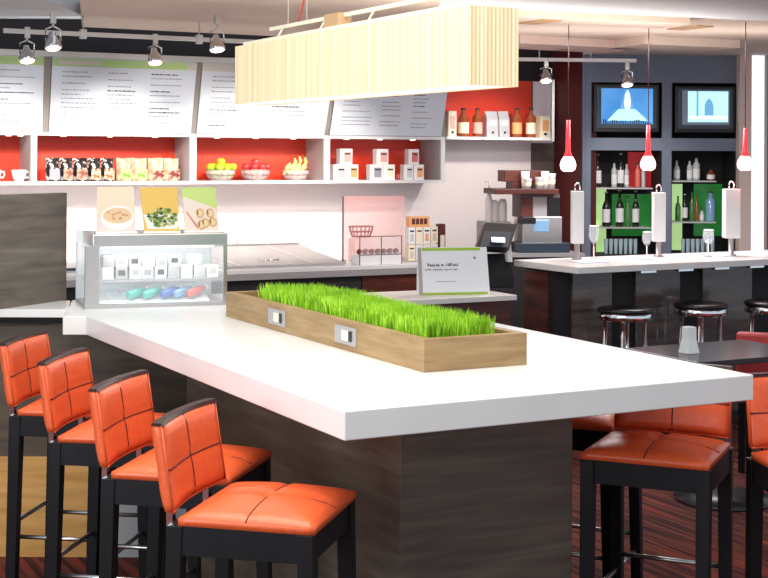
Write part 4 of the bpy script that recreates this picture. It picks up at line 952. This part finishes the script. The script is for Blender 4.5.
for n_, xs in ((0, [604+4.9*k for k in range(7)]), (1, [681+4.9*k for k in range(7)])):
    for k, px in enumerate(xs):
        a = B.hit(px+2, 245, -.15)[0]; loc = B.w(a, -.15, .862)
        lb = 'tall bar glass, %s from the left in the %s niche glass row' % (['first', 'second', 'third', 'fourth', 'fifth', 'sixth', 'seventh'][k], ['left', 'right'][n_])
        if tumbler: dup(tumbler, loc, B.yaw, lb); continue
        tumbler = thing('bar_glass', lb, 'glass', loc, B.yaw, 'tall glasses at the bottom of the niches')
        ht = bz(239, 620, -.15)-.862
        MB().lathe([(.015, 0), (.015, .005), (.019, ht), (.016, ht), (.013, .012)], n=12).build('glass_wall', mat('bar_glass_wall', (.55, .7, .8), .08, alpha=.7), tumbler)
        MB().tube([(.018*math.cos(2*PI*k/12), .018*math.sin(2*PI*k/12), ht) for k in range(13)], .002, 5).build('rim', 'silver', tumbler)
st_ = MB().box(sL1+.01, sR0-.01, .03, .34, .935, .949)
for n_, (sa_, sb_) in enumerate(((sL1, sM0), (sM1, sR0))): MB().box(sa_+.008, sb_-.008, .03, ND-.03, .845, .861).build('bottom_shelf', 'matteblack', bb)
# TVs
def tv(pxa, pxb, pya, pyb, label, kind):
    d = .0; a, z1 = B.hit(pxa, pya, .02); b, z0 = B.hit(pxb, pyb, .02); wd, h = b-a, z1-z0
    o = thing('television', label, 'television', B.w(a, .02, z0), B.yaw, 'televisions in the grey wall niches')
    MB().box(0, wd, 0, .2, 0, h).build('casing', 'black', o, .006)
    MB().box(wd*.04, wd*.96, -.008, 0, h*.08, h*.95).build('bezel', mat('tv_bezel', s2l(70, 80, 92), .4), o, .004)
    x0, x1, q0_, q1_ = wd*.11, wd*.90, h*.17, h*.91
    MB().box(x0, x1, -.011, -.008, q0_, q1_).build('screen', 'screen_blue' if kind == 0 else 'screen_grey', o)
    def r(n_, m, fx0, fx1, fz0, fz1, off=.0125): MB().box(x0+(x1-x0)*fx0, x0+(x1-x0)*fx1, -off, -.011, q0_+(q1_-q0_)*fz0, q0_+(q1_-q0_)*fz1).build(n_, m, o)
    def pg(n_, m, pts, off=.0125): MB().add([(x0+(x1-x0)*x, -off, q0_+(q1_-q0_)*z) for x, z in pts], [tuple(range(len(pts)))]).build(n_, m, o)
    if kind == 0:
        pg('screen_glow', 'screen_mid', [(.36, .42), (.64, .42), (.53, .98), (.47, .98)]); pg('screen_figure', 'screen_white', [(.46, .42), (.55, .42), (.57, .6), (.55, .85), (.51, .95), (.46, .85), (.44, .6)], .0135)
        pg('screen_band', 'screen_pale', [(.12, .1), (.9, .1), (.66, .42), (.33, .42)], .0122)
        mb = MB(); rn = random.Random(2)
        for k in range(22): x = .03+k*.043; mb.box(x0+(x1-x0)*x, x0+(x1-x0)*(x+.025), -.0145, -.012, q0_, q0_+(q1_-q0_)*rn.uniform(.05, .13))
        mb.build('screen_caption', 'darkplastic', o)
    else:
        r('screen_picture', 'screen_pale', .12, .97, .08, .97)
        r('screen_pillar', 'screen_mid', .3, .34, .25, .97, .0135)
        pg('screen_arch', 'screen_mid', [(.47, .27), (.66, .27), (.66, .55), (.63, .68), (.565, .78), (.5, .68), (.47, .55)], .0135)
        r('screen_ledge', 'screen_white', .15, .95, .17, .25, .0138)
tv(594, 659, 84, 132.5, 'television showing a white figure on blue in the left niche', 0); tv(675.5, 735, 86, 133, 'television showing a pale arched building in the right niche', 1)
# ================================================================== red teardrop pendants over the bar
def tear(px, pyb, pyt, pys, label, r_px):
    Y = 9.3; P = at(px, pyb, Y); r = r_px*Y/F; zt_ = at(px, pyt, Y).z; zs_ = at(px, pys, Y).z; hb = zt_-P.z
    o = thing('teardrop_pendant', label, 'pendant lamp', (P.x, P.y, P.z), 0, 'red teardrop pendants over the bar')
    MB().lathe([(r*.55, 0), (r*.88, r*.25), (r, r*.75), (r*.86, r*1.3), (r*.55, r*1.8)], n=20).build('glass_globe', 'lampglow', o)
    MB().lathe([(r*.55, r*1.8), (r*.32, r*2.5), (r*.24, zs_-P.z)], n=14).build('glass_neck', 'pinkglow', o)
    MB().tube([(0, 0, zs_-P.z), (0, 0, 2.62-P.z)], .003, 6).build('cord', 'redcord' if False else 'darkred', o)
    li = bpy.data.lights.new('pendant_bulb', 'POINT'); li.energy = 1.6; li.color = (1, .25, .2); li.shadow_soft_size = .05
    lo = bpy.data.objects.new('pendant_bulb', li); C.objects.link(lo); lo.location = (P.x, P.y-.0, P.z-.06)
tear(568, 171.5, 150, 120, 'red teardrop pendant at the left against the dark red wall', 8.3); tear(648, 170.5, 150, 125, 'red teardrop pendant in front of the left bottle niche', 8); tear(745, 170.5, 150, 128, 'red teardrop pendant at the right before the pale column', 8)
# ================================================================== coffee station at the left end of the bar
ZQ = 1.0
Pq = zat(545, 253, ZQ)
cbx = thing('coffee_cabinet', 'dark cabinet behind the bar carrying the coffee machine', 'cabinet', (Pq.x, Pq.y, 0), .2)
MB().box(-.46, .28, -.05, .50, 0, ZQ-.025).build('body', 'matteblack', cbx); MB().box(-.47, .29, -.07, .51, ZQ-.025, ZQ).build('cabinet_top', 'greysteel', cbx)
QF = Frame((Pq.x, Pq.y), .2)
def qb(pxa, pxb, py0, py1, d): a, z1 = QF.hit(pxa, py0, d); b, z0 = QF.hit(pxb, py1, d); return a, b, z0-ZQ, z1-ZQ
em = thing('espresso_machine', 'tall brown and steel espresso machine behind the left end of the bar', 'coffee machine', (Pq.x, Pq.y, ZQ+.001), .2)
def eb(n_, m, pxa, pxb, py0, py1, d, dep, z0=None, **k):
    a, b, q0, q1 = qb(pxa, pxb, py0, py1, d); MB().box(a, b, -d, -d+dep, q0 if z0 is None else z0, q1).build(n_, m, em, .004, **k)
eb('drip_tray', 'darkplastic', 520, 570, 243.5, 252.5, .0, .3, 0.0)
eb('lower_body', 'steel', 523, 562, 217, 243.5, -.06, .24)
eb('splash_panel', 'bluebottle', 533, 549, 220, 232, -.055, .01)
eb('group_head', 'black', 521, 536, 217.5, 224, .0, .1)
eb('middle_body', 'darkbrown', 520.5, 560, 194, 217.5, -.08, .22)
eb('front_plate', 'grey', 533, 547, 197, 217, -.07, .012)
eb('display', 'black', 548, 560, 197, 216, -.07, .012)
eb('hopper_front', 'brownpack', 521, 533, 198, 217, -.07, .012)
eb('cup_tray', 'mahogany', 495, 559, 189, 194.5, .02, .32)
eb('top_box', 'brownpack', 505, 548, 170.5, 182, -.1, .2)
a_, b_, q0_, q1_ = qb(505, 533, 182, 189, -.1)
MB().yprism([(.1, q0_), (.28, q0_), (.28, q1_), (.1, q1_)], a_+.06, b_).build('top_box_skirt', 'mahogany', em)
for pxa, pxb, py0, py1, lb in ((524.5, 533.5, 181.5, 194, 'white paper cup, left front on the espresso machine'), (536.5, 546, 180, 194, 'white paper cup, middle front on the espresso machine'), (548.5, 557.5, 176.5, 194, 'taller white paper cup, right front on the espresso machine')):
    a_, b_, q0_, q1_ = qb(pxa, pxb, py0, py1, .0); ztr = qb(495, 559, 189, 194.5, .02)[3]
    r = (b_-a_)/2; o = thing('paper_cup', lb, 'cup', QF.w((a_+b_)/2, -.04, ZQ+.001+ztr+.0005), 0, 'paper cups on the espresso machine')
    h = q1_-ztr+.02
    MB().lathe([(r*.72, 0), (r*.97, h*.97), (r, h), (r*.9, h), (r*.68, .006)], n=16).build('cup_wall', 'porcelain', o)
    MB().lathe([(r*.83, h*.3), (r*.93, h*.6)], n=16, close=False).build('sleeve', 'cream', o)
for pxa, pxb, lb in ((520, 528.5, 'white paper cup standing before the top box, left one'), (540, 548, 'white paper cup standing before the top box, right one')):
    a_, b_, q0_, q1_ = qb(pxa, pxb, 171.5, 181, -.08); r = (b_-a_)/2; zz = qb(495, 559, 189, 194.5, .02)[3]
    o = thing('paper_cup', lb, 'cup', QF.w((a_+b_)/2, -.055, ZQ+.0015+zz), 0, 'paper cups on the espresso machine')
    MB().lathe([(r*.8, 0), (r, q1_-zz), (r*.9, q1_-zz), (r*.75, .006)], n=16).build('cup_wall', 'porcelain', o); MB().lathe([(r*.86, (q1_-zz)*.3), (r*.96, (q1_-zz)*.7)], n=16, close=False).build('sleeve', 'cream', o)
# grinder block with white canisters
gd = thing('grinder', 'pale steel grinder block behind the cash register screen', 'grinder', QF.w(qb(484, 510, 222, 240, -.2)[0], -.2, ZQ+.001), .2)
a_, b_, q0_, q1_ = qb(484, 511, 222, 250, -.2)
MB().box(0, b_-a_, 0, .22, 0, q1_).build('body', 'grey', gd, .006); MB().box(.03, b_-a_-.03, -.01, 0, .05, q1_*.6).build('front_plate', 'steel', gd)
for pxa, pxb, py0, lb, kind in ((485.5, 492.5, 180, 'tall white syrup bottle with pump behind the register screen', 0), (492, 498, 200, 'narrow white canister beside the tall white bottle', 1), (498.5, 506.5, 199, 'wide white canister nearest the espresso machine', 1)):
    x0, x1, _, zt2 = qb(pxa, pxb, py0, 222, -.25); r = (x1-x0)/2; h = zt2-q1_
    o = thing('white_canister', lb, 'canister', QF.w((x0+x1)/2, -.25, ZQ+.0015+q1_), 0, 'white canisters on the grinder block')
    if kind: MB().lathe([(r*.95, 0), (r, .006), (r, h*.85), (r*.8, h*.93)], n=16).build('body', 'porcelain', o); MB().lathe([(r*.7, h*.93), (r*.7, h)], n=12).build('lid', 'white', o)
    else: MB().lathe([(r*.95, 0), (r, .006), (r, h*.5), (r*.5, h*.65), (r*.4, h*.8)], n=16).build('body', 'porcelain', o); MB().tube([(0, 0, h*.8), (0, 0, h*.97), (-r*1.0, 0, h*.95)], .007, 6).build('pump', 'cream', o)
# POS register
Pp = zat(500, 288, ZI)
pos = thing('cash_register', 'dark touch screen cash register on the right end of the order counter', 'cash register', (Pp.x, Pp.y, ZI+.001), .30)
PF = Frame((Pp.x, Pp.y), .30)
def pb(px, py, d): a, z = PF.hit(px, py, d); return a, z-ZI-.001
a0_, zb0 = pb(489, 279, 0); a1_, _ = pb(514, 279, 0); zb1 = pb(500, 254, 0)[1]
MB().yprism([(-.0, 0), (.2, 0), (.2, zb1*.9), (.06, zb1), (.0, zb1*.35)], a0_, a1_).build('base', 'black', pos, .006)
c = [pb(476, 248, .06), pb(509, 249.5, .06), pb(517.5, 224, -.06), pb(485, 222.5, -.06)]
def quadslab(n_, m, pts, off, th):
    f = [(p[0], y-off, p[1]+off*.3) for p, y in zip(pts, (-.06, -.06, .06, .06))]; k = [(p[0], p[1]+th, p[2]-th*.5) for p in f]
    MB().add(f+k, [(0, 1, 2, 3), (7, 6, 5, 4), (0, 4, 5, 1), (1, 5, 6, 2), (2, 6, 7, 3), (3, 7, 4, 0)]).build(n_, m, pos)
quadslab('screen_housing', 'black', c, 0, .05)
def lerp(p, q, t_): return (p[0]+(q[0]-p[0])*t_, p[1]+(q[1]-p[1])*t_)
cx = (sum(p[0] for p in c)/4, sum(p[1] for p in c)/4)
quadslab('screen', 'darkplastic', [lerp(cx, p, .85) for p in c], .003, .003)
quadslab('screen_window', 'screen_grey', [lerp((cx[0]+.01, cx[1]-.01), p, .42) for p in c], .005, .002)
e0 = pb(517.5, 224, -.06); e1 = pb(511, 262, .0)
MB().yprism([(.06, e0[1]), (.12, e0[1]), (.1, e1[1]), (-.0, e1[1])], a1_-.04, a1_-.01).build('side_arm', 'white', pos, label='white support arm')
# ================================================================== DARK DINING TABLE and red chair
N = zat(697.5, 362.5, .75); dt = thing('dining_table', 'low dark square dining table behind the right corner of the white table', 'table', (N.x, N.y, 0), YAW)
MB().box(0, .78, 0, .56, .722, .75).build('tabletop', 'darktable', dt, .003)
MB().lathe([(.035, .02), (.035, .70), (.12, .722)], (.39, .25, 0), 16).build('pedestal', 'greysteel', dt); MB().lathe([(.25, 0), (.25, .012), (.05, .03)], (.39, .25, 0), 24).build('base', 'black', dt)
P = zat(689, 353, .75); h = at(689, 327, P.y).z-.75
th_ = thing('candle_holder', 'white flared paper holder standing on the dark dining table', 'candle holder', (P.x, P.y, .7505), YAW)
mb = MB(); a, b = .038, .026
vs = [(i*a, j*a, 0) for i, j in ((-1, -1), (1, -1), (1, 1), (-1, 1))]+[(i*b, j*b, h*.55) for i, j in ((-1, -1), (1, -1), (1, 1), (-1, 1))]+[(i*b, j*b, h) for i, j in ((-1, -1), (1, -1), (1, 1), (-1, 1))]
mb.add(vs, [(3, 2, 1, 0), (8, 9, 10, 11)]+[(k+i, k+(i+1) % 4, k+4+(i+1) % 4, k+4+i) for k in (0, 4) for i in range(4)]); mb.build('holder_body', 'white', th_, .002)
mb = MB(); mb.box(-b*.8, b*.8, -b*.8, b*.8, h, h+.002); mb.build('holder_top', 'paper', th_)
Rc = at(736, 340, 7.68)
rc = thing('dining_chair', 'red upholstered dining chair behind the dark dining table at the right edge', 'chair', (Rc.x, Rc.y, 0), math.radians(-20))
MB().box(0, .46, 0, .07, .40, .77).build('backrest', 'redleather', rc, .015); MB().box(0, .46, .07, .5, .38, .47).build('seat', 'redleather', rc, .015)
for x in (.03, .43):
    for y in (.04, .46): MB().box(x-.018, x+.018, y-.018, y+.018, 0, .38).build('leg', 'blackwood', rc)
# ================================================================== TRACK LIGHTS
TF = Frame(W.w(0, 1.25)[:2], YAW)
r0, zr0 = TF.hit(3, 30); r1, zr1 = TF.hit(235, 41.5); zr = (zr0+zr1)/2
tr = thing('track_rail', 'grey track light rail below the left ceiling above the menu boards', 'track rail', TF.p, YAW)
MB().box(r0, r1+1.6, -.012, .012, zr-.014, zr+.014).build('rail', 'steel', tr)
for s in (TF.hit(83, 34)[0], TF.hit(199, 40)[0]): MB().box(s-.02, s+.02, -.02, .02, zr-.03, zr+.03).build('connector', 'silver', tr); MB().tube([(s, 0, zr+.03), (s, 0, 2.66)], .006, 6).build('drop_rod', 'steel', tr)
def spot(fr, px, py, pyt, label, energy, aim, grp, d=0, sc=1):
    s, z = fr.hit(px, py, d); zt_ = fr.hit(px, pyt, d)[1]; P = fr.w(s, d, z)
    o = thing('spotlight', label, 'spotlight', P, fr.yaw, grp)
    L_ = zt_-z
    MB().box(-.016*sc, .016*sc, -.016, .016, L_-.07, L_).build('adaptor', 'steel', o, .002)
    MB().tube([(0, 0, L_-.07), (0, 0, L_*.55)], .007, 8).build('stem', 'chrome', o)
    MB().tube([(-.045*sc, 0, .02), (-.045*sc, 0, L_*.45), (0, 0, L_*.56), (.045*sc, 0, L_*.45), (.045*sc, 0, .02)], .006, 6).build('yoke', 'chrome', o)
    dirv = (Vector(aim)-P).normalized(); loc_d = Matrix.Rotation(-fr.yaw, 4, 'Z') @ dirv
    loc_h = Vector((0, -.38, -1)).normalized(); q = (-loc_h).to_track_quat('Z', 'Y').to_matrix().to_4x4()
    MB().lathe([(.05*sc, -.028), (.052*sc, -.02), (.045*sc, .01), (.025*sc, .05), (.02*sc, .075), (.012*sc, .08)], n=18, mtx=q).build('lamp_head', 'chrome', o)
    MB().lathe([(.043*sc, -.0295), (.03*sc, -.034), (.01, -.036)], n=16, mtx=q).build('lens', 'bulb', o)
    li = bpy.data.lights.new('spot_lamp', 'SPOT'); li.energy = energy; li.spot_size = math.radians(74); li.spot_blend = .75; li.color = (1, .93, .84); li.shadow_soft_size = .045
    lo = bpy.data.objects.new('spot_lamp', li); C.objects.link(lo); lo.location = P+dirv*.06; lo.rotation_euler = (-dirv).to_track_quat('Z', 'Y').to_euler()
gs = 'track spotlights'
def aimw(px, py): s, z = W.hit(px, 175, 1.25); return W.w(s, -WD, 1.12)
SPE = 78
spot(TF, 27, 57, 27, 'chrome spotlight, leftmost on the left track, above the first menu board', SPE, aimw(40, 175), gs)
TF2 = Frame(W.w(0, 1.75)[:2], YAW)
spot(TF2, 53, 44, 12, 'chrome spotlight hanging higher beside the leftmost one, its head turned away', SPE*.6, aimw(60, 230), gs)
spot(TF, 155, 59, 34, 'chrome spotlight in front of the green band of the second menu board', SPE, aimw(165, 180), gs)
spot(TF2, 217, 46, 14, 'chrome spotlight just left of the cream pendant lamp', SPE*.8, aimw(250, 180), gs)
spot(TF, 300, 62, 39, 'added chrome spotlight, unseen behind the left half of the cream pendant lamp', SPE, aimw(300, 0), gs)  # unseen extra spot, added to carry the wall lighting further right
spot(TF, 385, 66, 43, 'added chrome spotlight, unseen behind the right half of the cream pendant lamp', SPE, aimw(385, 0), gs)  # second unseen extra spot, added for the same stretch of wall
BF2 = Frame(B.w(0, 1.0)[:2], .1)
r0, z0_ = BF2.hit(522, 57); r1, z1_ = BF2.hit(636, 63); zr = (z0_+z1_)/2
tr = thing('track_rail', 'white track light rail under the ceiling before the grey television wall', 'track rail', BF2.p, .1)
MB().box(r0-.6, r1, -.012, .012, zr-.014, zr+.014).build('rail', 'white', tr)
for f in (.15, .6): MB().tube([(r0+(r1-r0)*f, 0, zr), (r0+(r1-r0)*f, 0, 2.62)], .006, 6).build('drop_rod', 'steel', tr)
spot(BF2, 546, 78, 58, 'chrome spotlight above the short bottle shelf, beside the dark red wall', SPE*.5, W.w(ws(500, 138), -.1, 1.7), gs)
spot(BF2, 627, 82, 61, 'chrome spotlight in front of the left television', 25, B.w(.5, 0, 1.2), gs)
fl = BF2; a, z = BF2.hit(562, 44, .3); b, _ = BF2.hit(642, 47, .3)
o = thing('strip_light', 'white linear strip light below the beige ceiling at the right', 'strip light', BF2.w(a, .3, z-.02), .1)
MB().box(0, b-a, -.03, .03, .012, .05).build('housing', 'white', o, .003); MB().box(.02, b-a-.02, -.02, .02, 0, .012).build('tube', 'diffuser', o); MB().box(-.03, .06, -.035, .035, .05, 2.56-z+.02).build('mount', 'greysteel', o); MB().box(b-a-.15, b-a-.10, -.03, .03, .05, 2.56-z+.02).build('mount', 'greysteel', o)
# ================================================================== LIGHT
def area(n, loc, rot_, sx, sy, e, col):
    li = bpy.data.lights.new(n, 'AREA'); li.shape = 'RECTANGLE'; li.size = sx; li.size_y = sy; li.energy = e; li.color = col
    o = bpy.data.objects.new(n, li); C.objects.link(o); o.location = loc; o.rotation_euler = rot_; return o
area('ceiling_lamp', (-.5, 3.4, 3.3), (0, 0, 0), 2.6, 2.6, 92, (1, .92, .82))  # added general fill over the seating, no fixture modelled
area('ceiling_lamp', (1.6, 9.7, 2.5), (0, 0, 0), 1.6, .8, 48, (.95, .97, 1))  # added fill to brighten the bar, not tied to a fixture
area('uplight_fill', (0, 7.6, 2.15), (math.radians(180), 0, YAW), 4.5, .5, 27, (1, .93, .85))  # added upward fill to brighten the ceiling, no cove built
area('uplight_fill', (1.9, 9.9, 2.2), (math.radians(180), 0, 0), 2.4, .4, 6, (1, .93, .87))  # second added upward fill, for the ceiling at the right
area('side_fill', (-3.4, 1.2, 1.9), (math.radians(80), 0, math.radians(-58)), 2.4, 2.0, 88, (.82, .93, 1))  # added cool fill for the left-facing sides, no window modelled there
li = bpy.data.lights.new('case_fill', 'AREA'); li.shape = 'RECTANGLE'; li.size = .45; li.size_y = .04; li.energy = .9; li.color = (.9, .97, 1)  # fill added inside the case to brighten its contents
lo = bpy.data.objects.new('case_fill', li); C.objects.link(lo); lo.location = CF.w(.32, -.06, HT+h1-.016); lo.rotation_euler = (math.radians(25), 0, cyaw)
wd_ = bpy.data.worlds.new('world'); bpy.context.scene.world = wd_; wd_.use_nodes = True
wd_.node_tree.nodes['Background'].inputs[0].default_value = (.76, .88, 1, 1); wd_.node_tree.nodes['Background'].inputs[1].default_value = .6
sc = bpy.context.scene
sc.view_settings.view_transform = 'Standard'; sc.view_settings.look = 'None'; sc.view_settings.exposure = .35; sc.view_settings.gamma = 1
sc.view_settings.use_curve_mapping = False
